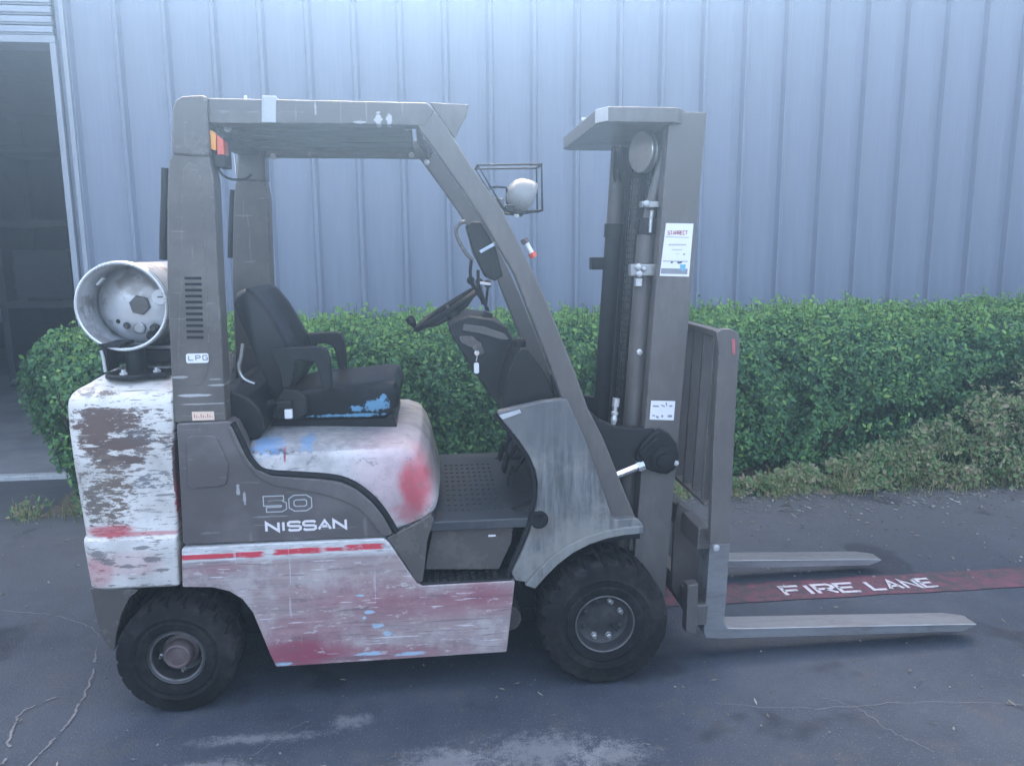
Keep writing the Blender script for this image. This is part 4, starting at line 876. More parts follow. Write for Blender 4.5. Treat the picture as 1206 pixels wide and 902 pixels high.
# ---- overhead guard
leg = rnd([(-0.647, 1.933), (-0.544, 1.933), (-0.532, 1.835), (-0.538, 1.598), (-0.543, 1.317), (-0.548, 1.04), (-0.718, 1.039), (-0.712, 1.263), (-0.703, 1.517), (-0.681, 1.789), (-0.668, 1.896)], .008)
for s in (1, -1):
    g = G(); g.prism(leg, -.475, -.385)
    if s < 0: g = g.mir()
    LG = g.obj('rear_leg', 'leg_paint', F, .008)
    g = G(); g.prism(rnd([(-0.692, 1.234), (-0.66, 1.516), (-0.636, 1.789), (-0.625, 1.869), (-0.608, 1.891), (-0.584, 1.885), (-0.571, 1.843), (-0.573, 1.599), (-0.582, 1.318), (-0.595, 1.203), (-0.62, 1.168), (-0.665, 1.164), (-0.687, 1.193)], .015), -.4765, -.47)
    if s < 0: g = g.mir()
    g.obj('leg_cover_pad', 'leg_paint', LG, .002)
    for k in range(11):
        qa, qb = [(-0.646, 1.527), (-0.593, 1.527), (-0.592, 1.518), (-0.645, 1.519)], [(-0.653, 1.333), (-0.6, 1.332), (-0.599, 1.323), (-0.653, 1.324)]
        q = [(u[0] + (v[0] - u[0]) * k / 10, u[1] + (v[1] - u[1]) * k / 10) for u, v in zip(qa, qb)]
        g = G(); g.prism(q, -.4785, -.472)
        if s < 0: g = g.mir()
        g.obj('vent_slot', 'rubber_trim', LG, smooth=0)
    cap_ = rnd([(-0.656, 1.914), (-0.643, 2.053), (-0.633, 2.079), (-0.611, 2.093), (-0.548, 2.097), (-0.533, 2.09), (-0.536, 2.002), (-0.538, 1.907), (-0.601, 1.909)], .012)
    g = G(); g.prism(cap_, -.482, -.37)
    if s < 0: g = g.mir()
    g.obj('leg_cap', 'grey_paint', F, .010, seg=3)
    g = G(); bar = [(x, -.44 * s, z) for x, z in [(-0.69, 1.876), (-0.698, 1.791), (-0.711, 1.682), (-0.72, 1.583)]]; g.tube(bar, .0125, 10); g.obj('grab_bar', 'dark_metal', F)
    # top beam and front pillar
    g = G(); g.prism([(-0.534, 2.09), (-0.364, 2.089), (-0.071, 2.087), (0.16, 2.085), (0.184, 2.06), (0.15, 2.008), (0.122, 2.011), (-0.074, 2.014), (-0.369, 2.013), (-0.537, 2.012)], -.470, -.395)
    if s < 0: g = g.mir()
    g.obj('top_beam', 'beam_paint', F, .006)
    pil = [(0.125, 2.012), (0.186, 2.058), (0.22, 2.013), (0.302, 1.884), (0.409, 1.734), (0.517, 1.518), (0.561, 1.421), (0.659, 1.179), (0.706, 1.048), (0.761, 0.94), (0.849, 0.725), (0.89, 0.629), (0.758, 0.635), (0.703, 0.802), (0.645, 0.988), (0.571, 1.199), (0.446, 1.522), (0.362, 1.667), (0.286, 1.787), (0.198, 1.911)]
    g = G(); g.prism(pil, -.4685, -.4065)
    if s < 0: g = g.mir()
    g.obj('front_pillar', 'mast_paint', F, .006)
    for bx, bz in ((-.50, 2.02), (-.56, 1.93), (.09, 2.03), (.155, 2.0)):
        g = G(); g.lathe((bx, -.386, bz - .01), (0, 1, 0), [(.013, 0), (.013, .008), (.008, .010), (.001, .012)], 10)
        if s < 0: g = g.mir()
        g.obj('guard_bolt', 'white_dot', F)
for k, y in enumerate(np.linspace(-.30, .30, 5)):
    g = G(); g.box(-.56, .10, y - .062, y + .062, 2.030, 2.078); g.obj('roof_bar', 'grey_plain', F)
g = G(); g.box(-.66, -.55, -.384, .384, 2.02, 2.088); g.obj('rear_roof_beam', 'grey_plain', F, .008)
g = G(); g.obox((.148, 0, 2.050), (.026, 0, -.036), (0, .394, 0), (.010, 0, .0072)); g.obj('front_roof_beam', 'grey_paint', F, .006)
g = G(); q = [(0.168, 2.089), (0.298, 2.084), (0.289, 2.045), (0.265, 2.007), (0.25, 1.974), (0.237, 1.99)]; g.prism(q, -.45, -.43); g.obj('roof_gusset', 'mast_paint', F, .003)
q = [(-0.366, 2.093), (-0.321, 2.092), (-0.326, 2.016), (-0.371, 2.017)]
g = G(); g.prism([(q[0][0], q[0][1] + .006), (q[1][0], q[1][1] + .006), q[2], q[3]], -.4735, -.40); g.obj('tape_strip', 'tape', F, .002)
p = (-0.426, -0.43, 2.1); g = G(); g.lathe((p[0], -.43, 2.085), (0, 0, 1), [(.016, 0), (.016, .006), (.006, .009), (.006, .02), (.001, .022)], 10); g.obj('roof_bolt', 'white_dot', F)
# tail lamp tucked under the roof corner
TL = empty('tail_lamp', (0, 0, 0), F); yl = -.36
g = G(); g.prism(rnd([(-0.542, 1.999), (-0.498, 1.979), (-0.499, 1.88), (-0.529, 1.88), (-0.541, 1.931)], .004), -.448, -.36); g.obj('lamp_housing', 'black_plastic', TL, .003)
g = G(); g.prism(rnd([(-0.537, 1.995), (-0.519, 1.984), (-0.522, 1.929), (-0.537, 1.934)], .004), -.462, -.40); g.obj('amber_lens', 'amber', TL, .003)
g = G(); g.prism(rnd([(-0.517, 1.982), (-0.498, 1.963), (-0.498, 1.918), (-0.52, 1.916)], .004), -.459, -.40); g.obj('red_lens', 'red_lens', TL, .003)
g = G(); g.tube(spline([(-0.531, -0.42, 1.885), (-0.529, -0.38, 1.864), (-0.509, -0.34, 1.851), (-0.465, -0.34, 1.851), (-0.441, -0.34, 1.868)], 4), .004, 6); g.obj('wire', 'rubber_trim', TL)
g = G(); g.tube(spline([(-0.669, 0.4, 2.056), (-0.662, 0.4, 1.993), (-0.662, 0.4, 1.94)], 3), .004, 6); g.obj('wire', 'zinc', TL)
# decals on the leg
DL = empty('fuel_label', (0, 0, 0), F)
g = G(); g.prism(rnd([(-0.66, 1.274), (-0.588, 1.274), (-0.589, 1.242), (-0.661, 1.242)], .008), -.4790, -.470); g.obj('label_plate', 'label_white', DL, smooth=0)
q = [(-0.653, 1.25), (-0.593, 1.267)]; g = G(); word(g, 'LPG', q[0][0] + .001, q[0][1] + .002, .0145, .015, .0085, .0036, lambda a, b, t: (a, -.4791 - t, b), th=.0006); g.obj('label_lettering', 'label_grey', DL, smooth=0)
DL = empty('serial_label', (0, 0, 0), F)
g = G(); g.prism([(-0.656, 1.076), (-0.584, 1.075), (-0.584, 1.046), (-0.656, 1.046)], -.4775, -.470); g.obj('label_plate', 'label_orange', DL, smooth=0)
q = [(-0.648, 1.055), (-0.592, 1.068)]; g = G()
for k in range(9): stroke(g, [(q[0][0] + k * .0072, q[0][1]), (q[0][0] + k * .0072, q[0][1] + .013 - .005 * (k % 3))], .0025, lambda a, b, t: (a, -.4776 - t, b), .0005)
g.obj('label_lettering', 'label_red', DL, smooth=0)

# ---- pillar fittings: grip handle, display box, lamp with cage, side marker
g = G(); g.tube(spline([(0.282, -0.4, 1.705), (0.261, -0.4, 1.697), (0.249, -0.4, 1.668), (0.266, -0.4, 1.624), (0.289, -0.4, 1.589), (0.309, -0.4, 1.574)], 4), .0065, 8); g.obj('grip_handle', 'grey_paint', F)
g = G(); g.prism(rnd([(0.283, 1.692), (0.304, 1.706), (0.336, 1.703), (0.386, 1.621), (0.412, 1.517), (0.382, 1.499), (0.349, 1.515), (0.308, 1.598)], .010), -.400, -.33); BX = g.obj('control_box', 'dark_metal', F, .006)
g = G(); g.obox((0.359, -0.405, 1.616), (.028, 0, .015), (0, .004, 0), (.003, 0, -.005)); g.obj('silver_clip', 'chrome', BX, .001)
g = G(); g.obox((0.357, -0.3, 1.487), (.020, 0, -.002), (0, .005, 0), (.001, 0, .005)); g.obj('silver_clip', 'chrome', BX, .001)
g = G(); g.tube(spline([(0.306, -0.3, 1.574), (0.302, -0.3, 1.516), (0.32, -0.3, 1.469), (0.342, -0.28, 1.431)], 4), .006, 8); g.obj('cable', 'rubber_trim', BX)
g = G(); g.tube(spline([(0.33, -0.3, 1.537), (0.332, -0.3, 1.475), (0.348, -0.28, 1.412)], 4), .006, 8); g.obj('cable', 'rubber_trim', BX)
WL = empty('work_lamp', (0, 0, 0), F)
lc = Vector((0.484, -0.345, 1.795)); la = Vector((.9, .12, -.46)).normalized(); r_ = .066
g = G(); g.lathe(tuple(lc), tuple(la), [(.001, -.056), (.022, -.053), (.042, -.043), (.056, -.026), (.064, -.004), (r_, .012), (r_, .028), (r_ * .97, .031)], 30, True); g.obj('lamp_shell', 'lamp_grey', WL, smooth=40)
g = G(); g.lathe(tuple(lc + la * .031), tuple(la), [(r_ * .96, 0), (r_ * .7, .007), (.001, .010)], 28); g.obj('lamp_lens', 'glass_lamp', WL, smooth=40)
def cage(y):
    return [(px, y, pz) for px, pz in [(0.326, 1.892), (0.545, 1.896), (0.548, 1.743), (0.461, 1.734), (0.419, 1.737)]]
ya, yb = -.425, -.30
for y in (ya, yb):
    c_ = cage(y); g = G(); g.tube(c_, .0045, 8, True); g.obj('cage_loop', 'dark_metal', WL)
ca, cb = cage(ya), cage(yb)
for i in (0, 1, 2, 3): g = G(); g.tube([ca[i], cb[i]], .0045, 8); g.obj('cage_bar', 'dark_metal', WL)
g = G(); g.tube(spline([(0.372, -0.36, 1.823), (0.429, -0.36, 1.823), (0.431, -0.36, 1.78), (0.44, -0.36, 1.756)], 2), .0045, 6); g.obj('lamp_stem', 'dark_metal', WL)
g = G(); p = (0.436, -0.37, 1.75); g.box(p[0] - .015, p[0] + .012, -.44, -.34, p[2] - .012, p[2] + .010); g.obj('lamp_bracket', 'dark_metal', WL, .003)
g = G(); g.lathe((0.459, -0.41, 1.725), (0, -1, 0), [(.009, 0), (.009, .008), (.001, .009)], 6); g.obj('bracket_nut', 'white_dot', WL)
g = G(); g.box(*[v for c_, h_ in zip((0.399, -0.38, 1.767), (.018, .02, .018)) for v in (c_ - h_, c_ + h_)]); g.obj('lamp_connector', 'mast_paint', WL, .004)
SM = empty('marker_lamp', (0, 0, 0), F)
a_, b_ = Vector((0.482, -0.43, 1.646)), Vector((0.518, -0.43, 1.582)); d_ = (b_ - a_).normalized()
g = G(); g.cyl(tuple(a_ + d_ * .018), tuple(b_ - d_ * .018), .009, 12); g.obj('lamp_tube', 'label_white', SM)
g = G(); g.cyl(tuple(a_), tuple(a_ + d_ * .018), .014, 12); g.obj('end_cap', 'hub', SM)
g = G(); g.cyl(tuple(b_ - d_ * .018), tuple(b_), .014, 12); g.obj('end_cap', 'red_lens', SM)

# ---- mast: outer rails, inner rails, lift cylinders, chains, crosshead
def mx(z): return .967 + .0575 * z
def slab(g, y0, y1, o0, o1, z0, z1):
    return g.prism([(mx(z0) + o0, z0), (mx(z0) + o1, z0), (mx(z1) + o1, z1), (mx(z1) + o0, z1)], y0, y1)
MA = {}
for s in (1, -1):
    def fin(g, *a, **k): return (g.mir() if s < 0 else g).obj(*a, **k)
    g = G(); slab(g, -.342, -.322, -.068, .068, .10, 2.088); slab(g, -.3215, -.275, -.068, -.050, .10, 2.088); slab(g, -.3215, -.275, .050, .068, .10, 2.088); OR = fin(g, 'outer_mast_rail', 'mast_paint', F, .003)
    if s > 0: NEAR_RAIL = OR
    g = G(); slab(g, -.270, -.252, -.046, .046, .14, 2.07); slab(g, -.2515, -.215, -.046, -.030, .14, 2.07); slab(g, -.2515, -.215, .030, .046, .14, 2.07); fin(g, 'inner_mast_rail', 'dark_metal', F, .003)
    LC = empty('lift_cylinder', (0, 0, 0), F)
    y = -.245 * s if s > 0 else .29; g = G(); g.cyl((mx(.30) - .090, y, .30), (mx(1.66) - .090, y, 1.66), .037, 22); g.obj('cylinder_tube', 'black_plastic' if s < 0 else 'mast_paint', LC)
    g = G(); g.cyl((mx(1.66) - .090, y, 1.66), (mx(1.72) - .090, y, 1.72), .043, 22); g.obj('cylinder_head', 'dark_metal', LC, .003)
    g = G(); g.cyl((mx(1.72) - .090, y, 1.72), (mx(2.045) - (.030 if s > 0 else .090), y, 2.045), .022 if s > 0 else .036, 18); g.obj('piston_rod', 'mast_paint', LC)
    g = G(); c = (mx(1.97) - .115, -.20 * s, 1.966); g.lathe(c, (1, .35 * s, .0), [(.028, -.017), (.074, -.015), (.076, -.010), (.064, -.003), (.064, .003), (.076, .010), (.074, .015), (.028, .017)], 32); g.obj('chain_pulley', 'steel' if s > 0 else 'dark_metal', F, smooth=25)
    if s > 0:
        g = G(); c = (c[0] + .062, c[1] - .02, c[2] + .005); g.lathe(c, (1, .35, .0), [(.028, -.017), (.070, -.015), (.072, -.010), (.060, -.003), (.060, .003), (.072, .010), (.070, .015), (.028, .017)], 32); g.obj('hose_pulley', 'mast_paint', F, smooth=25)
    for k, (oy, z0) in enumerate(((-.135, .5), (-.10, .45))):
        CH = empty('lift_chain', (0, 0, 0), F); g = G(); x_ = -.055
        z = z0
        while z < 1.93:
            dz = .026; g.prism([(mx(z) + x_ - .010, z + .002), (mx(z) + x_ + .010, z + .002), (mx(z) + x_ + .010, z + dz - .002), (mx(z) + x_ - .010, z + dz - .002)], oy * s - .006, oy * s + .006); z += dz
        o = g.obj('chain_links', 'chain', CH, smooth=0); o['kind'] = 'stuff'
    for k, oy in enumerate((-.185, -.205)):
        g = G(); g.tube([(mx(z) - .025 - .02 * k, oy * s, z) for z in (.50, .9, 1.3, 1.7, 1.93)], .0095, 8); g.obj('hydraulic_hose', 'rubber_trim', F)
# cross members tying the two sides
g = G(); slab(g, -.32, .32, -.085, -.069, .44, .56); g.obj('mast_cross_member', 'mast_paint', F, .004)
g = G(); slab(g, -.32, .32, -.080, -.069, 1.50, 1.60); g.obj('mast_cross_member', 'dark_metal', F, .004) if False else None
g = G(); slab(g, -.25, .25, .0, .03, 1.93, 2.04); g.obj('inner_cross_member', 'dark_metal', F, .004)
cr = [(.752, -.25), (.80, -.345), (1.03, -.3455), (1.068, -.32), (1.068, .32), (1.03, .3455), (.80, .345), (.752, .25)]
cr = [(.757, -.31), (.788, -.372), (1.035, -.374), (1.085, -.318), (1.085, .35), (1.04, .40), (.790, .40), (.757, .36)]
g = G(); g.plan(cr, 2.046, 2.098); CRH = g.obj('crosshead_plate', 'mast_paint', F, .004)
g = G(); p = (.762, -.05, 2.098); g.box(.757, .775, -.06, -.035, 2.0985, 2.112); g.obj('plate_bolt', 'white_dot', CRH, .003)
g = G(); g.plan([(.754, -.312), (.786, -.374), (.789, -.371), (.757, -.309)], 2.05, 2.0975); g.obj('pale_edge', 'tape', CRH, .002)  # pale strip along the chamfered plate corner
# clamps and fittings
for p, sx, sz in (((0.946, -0.29, 1.531), .050, .022), ((0.967, -0.29, 1.769), .034, .012)):
    CL = empty('cylinder_clamp', (0, 0, 0), F); g = G(); g.box(p[0] - sx, p[0] + sx, -.305, -.27, p[2] - sz, p[2] + sz); g.obj('clamp_plate', 'steel', CL, .004)
    for dx, dz, rr in ((-.022, .012, .013), (-.018, -.014, .013), (.0, .004, .010)) if sx > .04 else ((-.018, .002, .013),):
        g = G(); g.lathe((p[0] + dx, -.305, p[2] + dz), (0, -1, 0), [(rr, 0), (rr, .012), (rr * .6, .016), (.001, .017)], 8); g.obj('clamp_bolt', 'white_dot', CL)
g = G(); p = (0.934, -0.29, 1.487); g.box(p[0] - .016, p[0] + .010, -.302, -.275, p[2] - .018, p[2] + .016); g.obj('hose_fitting', 'zinc', F, .005)
g = G(); g.tube([(0.977, -0.29, 1.748), (0.974, -0.29, 1.717), (0.972, -0.29, 1.668)], [.008, .007, .006], 8); g.obj('lift_rod_end', 'zinc', F)
g = G(); p = (0.942, -0.27, 1.222); g.lathe(p, (0, -1, 0), [(.012, 0), (.012, .02), (.001, .022)], 8); g.tube([(p[0], p[1], p[2]), (p[0] + .004, p[1], p[2] - .06)], .004, 6); g.obj('grease_line', 'zinc', F)
p0, p1 = (0.851, -0.3, 1.048), (0.84, -0.3, 0.936)
g = G(); d = Vector(p1) - Vector(p0); pp = [Vector(p0) + d * t for t in (0, .28, .3, .45, .47, .56, .58, .72, .74, 1)]; g.tube([tuple(q) for q in pp], [.014, .014, .009, .009, .014, .014, .009, .013, .013, .007], 10); g.obj('hose_coupling', 'zinc', F, smooth=25)
g = G(); p = (0.882, 0.3, 1.545); g.box(p[0] - .01, p[0] + .05, .27, .33, p[2] - .025, p[2] + .03); g.obj('hose_guide', 'dark_metal', F, .004)
# decals on the near rail
yr = -.3425
def fl(name, pix, mt, d):
    g = G(); g.prism(pix, yr - d, yr + .001); return g
for nm, mt, d, q in (('sticker_base', 'label_white', .0008, [(1.015, 1.7), (1.118, 1.698), (1.107, 1.506), (0.996, 1.51)]), ('sticker_inner', 'label_white', .0014, [(1.017, 1.684), (1.106, 1.681), (1.099, 1.568), (1.009, 1.57)]),
                     ('sticker_band', 'label_grey', .0014, [(1.001, 1.538), (1.101, 1.535), (1.1, 1.515), (1.0, 1.518)]), ('sticker_rule', 'label_grey', .0018, [(1.016, 1.652), (1.102, 1.649), (1.102, 1.647), (1.016, 1.65)]),
                     ('sticker_rule', 'label_grey', .0012, [(1.007, 1.565), (1.1, 1.563), (1.1, 1.56), (1.007, 1.562)]), ('sticker_mark', 'label_blue', .0022, [(1.072, 1.551), (1.093, 1.551), (1.092, 1.531), (1.082, 1.525), (1.072, 1.534)]),
                     ('sticker_mark', 'label_ink', .0020, [(1.059, 1.56), (1.08, 1.562), (1.078, 1.556), (1.065, 1.553)]), ('sticker_mark', 'label_ink', .0020, [(1.036, 1.561), (1.044, 1.562), (1.044, 1.556), (1.036, 1.556)])):
    g = fl(nm, q, mt, d); g.obj(nm, mt, NEAR_RAIL, smooth=0)
g = G(); q = [(1.022, 1.659), (1.102, 1.673)]; t3 = lambda a, b, t: (a, yr - .0019 - t, b)
word(g, 'STARRECT', q[0][0], q[0][1], .0074, .0125, .0021, .0024, t3, slant=.03, th=.0004); g.obj('sticker_lettering', 'label_red', NEAR_RAIL, smooth=0)
g = G()
for (qa, qb), hh in (([(1.026, 1.623), (1.092, 1.622)], .0045), ([(1.038, 1.605), (1.078, 1.604)], .003), ([(1.055, 1.59), (1.067, 1.589)], .002), ([(1.082, 1.588), (1.09, 1.588)], .005), ([(1.018, 1.533), (1.072, 1.531)], .0028)):
    n_ = max(2, int((qb[0] - qa[0]) / .0052))
    for k in range(n_): xk = qa[0] + (qb[0] - qa[0]) * (k + .5) / n_; zk = qa[1] + (qb[1] - qa[1]) * (k + .5) / n_; stroke(g, [(xk - .0017, zk), (xk + .0017, zk + .0006 * (k % 3 - 1))], hh, t3, .0004)
g.obj('sticker_text', 'label_grey', NEAR_RAIL, smooth=0)
g = G(); g.prism([(0.975, 1.044), (1.069, 1.039), (1.065, 0.965), (0.971, 0.971)], yr - .0008, yr + .001); g.obj('pictogram_sticker', 'label_white', NEAR_RAIL, smooth=0)
g = G()
pq = [(0.982, 1.023), (1.005, 1.021), (1.015, 1.026), (1.029, 1.019), (1.033, 1.035), (1.036, 1.022), (1.045, 1.021), (1.058, 1.021), (0.981, 0.987), (0.991, 0.985), (0.996, 0.983), (1.005, 0.977), (1.016, 0.984), (1.023, 0.981), (1.041, 0.982), (1.058, 0.982)]
for k, hh in enumerate((.006, .005, .005, .006, .005, .008, .009, .009)):
    qa, qb = pq[2 * k], pq[2 * k + 1]; stroke(g, [qa, qb], hh, lambda a, b, t: (a, yr - .0009 - t, b), .0004)
g.obj('pictogram', 'label_grey', NEAR_RAIL, smooth=0)['kind'] = 'stuff'

# ---- tilt cylinder, its clevis and the guard in front of the cowl
for s in (1, -1):
    TC = empty('tilt_cylinder', (0, 0, 0), F)
    def fin(g, *a, **k): return (g.mir() if s < 0 else g).obj(*a, **k)
    a_, b_ = Vector((0.828, -0.36, 0.758)), Vector((0.943, -0.36, 0.801)); d_ = (b_ - a_).normalized()
    g = G(); g.cyl(tuple(a_ - d_ * .15), tuple(b_), .0165, 16); fin(g, 'tilt_rod', 'chrome', TC)
    g = G(); g.cyl(tuple(b_ - d_ * .022), tuple(b_ + d_ * .004), .021, 6); fin(g, 'lock_nut', 'zinc', TC)
    g = G(); g.cyl(tuple(a_ - d_ * .45), tuple(a_ - d_ * .10), .035, 18); fin(g, 'cylinder_tube', 'dark_metal', TC)
    g = G(); g.prism(rnd([(0.91, 0.828), (0.935, 0.883), (0.974, 0.921), (1.006, 0.94), (1.039, 0.922), (1.07, 0.882), (1.082, 0.828), (1.07, 0.782), (1.037, 0.76), (0.984, 0.772), (0.94, 0.79)], .02), -.372, -.345); fin(g, 'clevis', 'dark_metal', TC, .008, 40, 3)
    p = (1.017, -0.375, 0.819)
    g = G(); g.lathe(p, (0, -1, 0), [(.052, -.03), (.052, .002), (.044, .006), (.044, .010), (.030, .012), (.028, .022), (.018, .024), (.001, .024)], 22); fin(g, 'pivot_pin', 'rubber_trim', TC, smooth=28)
    p = (0.964, -0.375, 0.867)
    g = G(); g.obox(p, (.035, 0, .03), (0, .014, 0), (-.012, 0, .014)); fin(g, 'clevis_lock', 'rubber_trim', TC, .006)
    g = G(); p = (1.067, -0.375, 0.807); g.lathe(p, (0, -1, 0), [(.011, -.01), (.011, .008), (.001, .010)], 6); fin(g, 'grease_nut', 'white_dot', TC)
    g = G(); g.prism(rnd([(0.694, 1.055), (0.734, 1.015), (0.78, 0.974), (0.833, 0.949), (0.909, 0.937), (0.991, 0.938), (1.001, 0.814), (0.929, 0.776), (0.835, 0.766), (0.814, 0.651), (0.764, 0.671)], .012), -.345, -.30); fin(g, 'frame_gusset', 'black_plastic', F, .010, 40, seg=3)

# ---- carriage, load backrest, forks
CA = empty('carriage', (0, 0, 0), F)
for z0, z1 in ((.50, .585), (.185, .27)):
    g = G(); g.prism([(1.15, z0 - .03), (1.20, z0 - .03), (1.205, z1 - .03), (1.155, z1 - .03)], -.41, .41); g.obj('carriage_bar', 'mast_paint', CA, .005)
for y in (-.20, .20):
    g = G(); q = [(1.123, 0.494), (1.138, 0.595), (1.226, 0.533), (1.258, 0.444), (1.269, 0.136), (1.182, 0.103), (1.12, 0.228)]; g.prism(rnd(q, .01), y - .012, y + .012); g.obj('carriage_side_plate', 'mast_paint', CA, .004)
    for z in (.22, .52):
        g = G(); g.cyl((mx(z), y, z), (mx(z), y + (-.045 if y < 0 else .045), z), .040, 18); g.obj('guide_roller', 'dark_metal', CA, .003)
for s in (1, -1):
    def fin(g, *a, **k): return (g.mir() if s < 0 else g).obj(*a, **k)
    g = G(); g.prism([(1.114, 0.329), (1.158, 0.334), (1.155, 0.125), (1.114, 0.135)], -.42, -.37); fin(g, 'fork_hook', 'mast_paint', CA, .004)
BR = empty('load_backrest', (0, 0, 0), F)
post = [(1.172, 1.312), (1.194, 1.324), (1.226, 1.323), (1.252, 1.31), (1.262, 1.283), (1.257, 1.032), (1.256, 0.774), (1.257, 0.508), (1.18, 0.512), (1.177, 0.907), (1.181, 1.098), (1.184, 1.247)]
for s in (1, -1):
    g = G(); g.prism(rnd(post, .006), -.468, -.435)
    if s < 0: g = g.mir()
    g.obj('backrest_post', 'mast_paint', BR, .004)
bt = (1.185, 1.262)
g = G(); g.prism([(1.190, 1.288), (1.258, 1.288), (1.262, 1.304), (1.192, 1.312)], -.434, .434); g.obj('top_bar', 'mast_paint', BR, .004)
g = G(); g.prism([(1.165, .648), (1.235, .648), (1.235, .664), (1.165, .664)], -.434, .434); g.obj('bottom_bar', 'mast_paint', BR, .004)
for y in (-.385, -.28, -.17, -.06, .06, .17, .28, .385):
    g = G(); g.prism([(1.168, .655), (1.232, .655), (1.255, 1.296), (1.193, 1.296)], y - .010, y + .010); g.obj('backrest_slat', 'mast_paint', BR, .003)
p = (1.2, -0.47, 1.309); g = G(); g.prism(rnd([(1.23, 1.287), (1.242, 1.287), (1.245, 1.235), (1.24, 1.226), (1.233, 1.244)], .003), -.4695, -.46); g.obj('paint_smear', 'label_red', BR, smooth=0)
for s in (1, -1):
    FK = empty('fork', (0, 0, 0), F); y0 = -.395 if s > 0 else .285; y1 = y0 + .105
    side = [(1.206, 0.485), (1.287, 0.481), (1.282, 0.272), (1.277, 0.154), (1.292, 0.13), (1.337, 0.125), (1.8, 0.106), (2.278, 0.085), (2.392, 0.071), (2.296, 0.052), (1.802, 0.067), (1.269, 0.086), (1.206, 0.092), (1.195, 0.116)]
    g = G(); n = len(side); vs = []
    tip = max(x for x, z in side)
    def inset(x): return .022 * max(0, min(1, (x - (tip - .085)) / .085)) ** 1.2
    prs = rnd(side, .007)
    g.add([(x, y0 + inset(x), z) for x, z in prs] + [(x, y1 - inset(x), z) for x, z in prs], [tuple(range(len(prs) - 1, -1, -1)), tuple(range(len(prs), 2 * len(prs)))] + [(i, (i + 1) % len(prs), (i + 1) % len(prs) + len(prs), i + len(prs)) for i in range(len(prs))])
    g.obj('fork_blade', 'fork_steel', FK, .003)
g = G(); p = (1.201, -0.45, 0.5); g.lathe((p[0], -.468, p[2]), (0, -1, 0), [(.013, 0), (.013, .010), (.001, .012)], 8); g.obj('backrest_bolt', 'zinc', BR)

# ---- gas tank bracket on the counterweight
TBk = empty('tank_bracket', (0, 0, 0), F)
g = G(); g.lathe((-.885, -.32, 1.178), (0, 0, 1), [(.095, 0), (.095, .012), (.088, .018), (.001, .019)], 24); g.box(-.88, -.76, -.38, -.26, 1.179, 1.196); g.obj('bracket_foot', 'dark_metal', TBk, .003)
g = G(); g.cyl((-.885, -.30, 1.17), (-.885, -.30, 1.285), .034, 16); g.obj('bracket_post', 'dark_metal', TBk, .003)
g = G(); g.cyl((-.885, .25, 1.18), (-.885, .25, 1.285), .034, 16); g.obj('bracket_post', 'dark_metal', TBk, .003)
for bx in (-.895, -.80):
    g = G(); g.lathe((bx, -.395 if bx < -.85 else -.35, 1.193), (0, 0, 1), [(.014, 0), (.014, .010), (.008, .012), (.008, .02), (.001, .021)], 6); g.obj('foot_bolt', 'white_dot', TBk)
g = G(); g.box(-1.005, -.745, -.25, .36, 1.215, 1.262); g.obj('bracket_tray', 'dark_metal', TBk, .005)
g = G(); g.box(-.985, -.965, -.34, -.24, 1.20, 1.285); g.box(-.99, -.915, -.345, -.22, 1.285, 1.298); g.obj('bracket_arm', 'dark_metal', TBk, .003)
g = G(); g.tube([(-.972, -.35, 1.20), (-.975, -.35, 1.25), (-.980, -.35, 1.275)], .006, 8); g.obj('latch_pin', 'white_dot', TBk)
for y in (-.12, .22):
    g = G(); pth = [(-.892 + .164 * math.cos(a), y, 1.425 + .164 * math.sin(a)) for a in np.linspace(R(200), R(340), 16)]; g.tube(pth, .008, 6); g.obj('cradle_band', 'dark_metal', TBk)
g = G(); g.cyl((-1.0, -.26, 1.272), (-.70, -.26, 1.272), .007, 8); g.obj('latch_rod', 'steel', TBk)

# ================================================================== LPG TANK (rests on the bracket)
T = empty('gas_tank', (FX - .906, FY - .33, 1.424)); tag(T, 'dented aluminium fuel gas cylinder lying on the bracket behind the forklift', 'gas cylinder')
g = G(); rt = .149
prof = [(.001, .105), (.06, .108), (.10, .118), (.135, .145), (rt, .19), (rt, .60), (.14, .655), (.10, .69), (.05, .70), (.001, .702)]
g.lathe((0, 0, 0), (0, 1, 0), [(rt - .001, .10)][:0] + prof, 44, False); g.obj('tank_shell', 'tank', T, smooth=50)
g = G(); g.lathe((0, 0, 0), (0, 1, 0), [(.143, .17), (.143, .0), (.146, -.004), (.150, -.004), (.153, 0), (.153, .012), (.149, .016), (.148, .17)], 44, False); g.obj('tank_collar', 'tank', T, smooth=40)
for y in (-.002, .024):
    g = G(); g.tube([(.1495 * math.cos(a), y, .1495 * math.sin(a)) for a in np.linspace(0, 2 * math.pi, 49)[:-1]], .0065, 8, True); g.obj('collar_ring', 'steel' if y > 0 else 'zinc', T)
g = G(); g.lathe((.025, .105, -.002), (0, -1, 0), [(.036, -.012), (.036, .012), (.033, .015), (.001, .016)], 6); g.obj('hex_plug', 'mast_paint', T, smooth=20)
GA = G().lathe((.092, .118, .026), (0, -1, 0), [(.028, -.03), (.028, .012), (.026, .014), (.001, .014)], 22).obj('fuel_gauge', 'label_white', T)
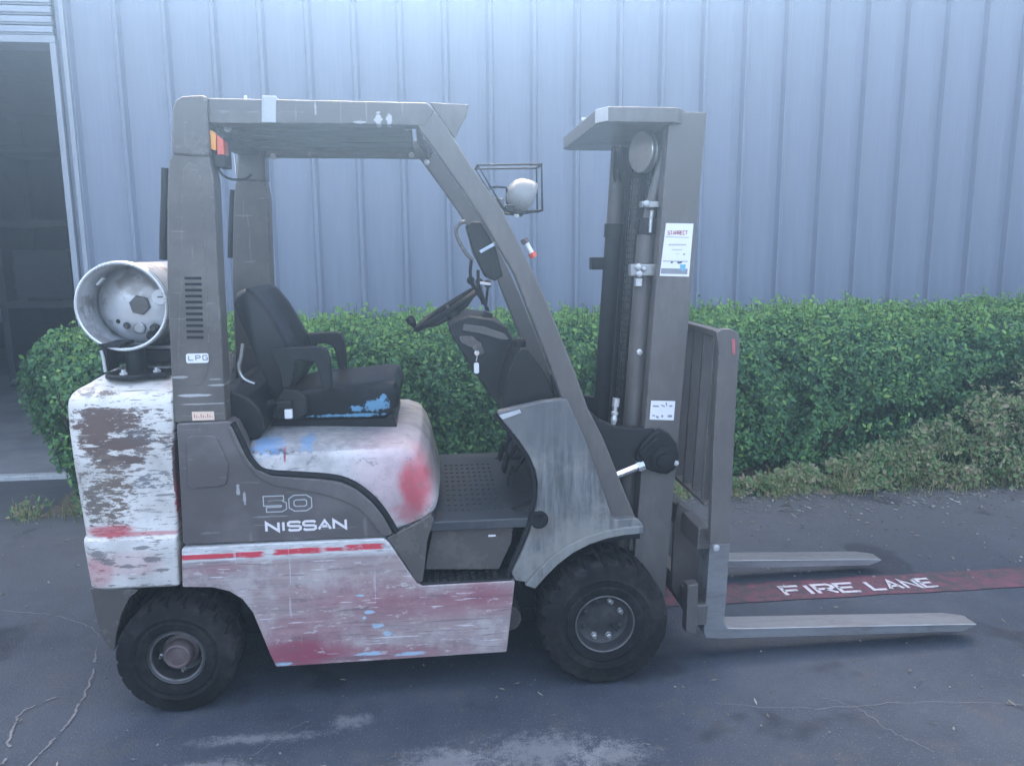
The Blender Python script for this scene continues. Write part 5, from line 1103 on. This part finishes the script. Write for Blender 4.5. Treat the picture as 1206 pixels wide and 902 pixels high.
g = G(); g.obox((.092 + .008, .1025, .026), (.014, 0, 0), (0, .001, 0), (0, 0, .0025)); g.obj('gauge_needle', 'label_ink', GA)
for (x, z, r, l, mt) in ((.016, -.085, .020, .03, 'steel'), (-.03, -.075, .012, .02, 'chain'), (.065, -.085, .013, .03, 'chain'), (.05, -.115, .015, .02, 'dark_metal'), (-.06, -.06, .008, .012, 'dark_metal')):
    g = G(); g.lathe((x, .125, z), (0, -1, 0), [(r * 1.2, -.02), (r * 1.2, l * .3), (r, l * .35), (r, l), (r * .7, l + .004), (.001, l + .004)], 12); g.obj('valve_fitting', mt, T, smooth=28)
g = G(); g.obox((-.085, .06, .085), (.012, 0, .012), (0, .01, 0), (.003, 0, -.003)); g.obj('collar_slot', 'zinc', T, .002)

# ================================================================== KEY with white tag in the dash
p = (0.326, -0.235, 1.211)
KF = empty('ignition_key', (FX + p[0], FY + p[1], p[2])); tag(KF, 'ignition key with a hanging white tag in the forklift dashboard', 'key')
g = G(); g.lathe((0, .02, .012), (0, -1, 0), [(.010, 0), (.010, .012), (.001, .013)], 14); g.obox((0, .0, .012), (.003, 0, 0), (0, .008, 0), (0, 0, .010)); g.obj('key_blade', 'chrome', KF, .001)
g = G(); g.tube([(.0, -.006, .006), (-.002, -.007, -.008), (-.004, -.007, -.018)], .0018, 6); g.obj('key_chain', 'zinc', KF)
g = G(); g.prism(rnd([(-.013, -.022), (.006, -.022), (.006, -.064), (-.013, -.064)], .008), -.010, -.005); g.obj('white_tag', 'label_white', KF, .001)

# ------------------------------------------------------------------ sunlit air added in front of the camera, imitating veiling lens glare
hz = M('lens_glare_volume'); hz.n.remove(hz.b); v = hz.n.new('ShaderNodeVolumePrincipled')
v.inputs['Color'].default_value = (.34, .58, 1, 1); v.inputs['Density'].default_value = .029; v.inputs['Anisotropy'].default_value = .84
hz.t.links.new(v.outputs[0], hz.n['Material Output'].inputs['Volume']); MAT['glare_haze'] = hz.m
g = G(); g.box(-57, 62, -47, 62, -1, 5.4); tag(g.obj('glare_haze', 'glare_haze', smooth=0), kind='stuff')
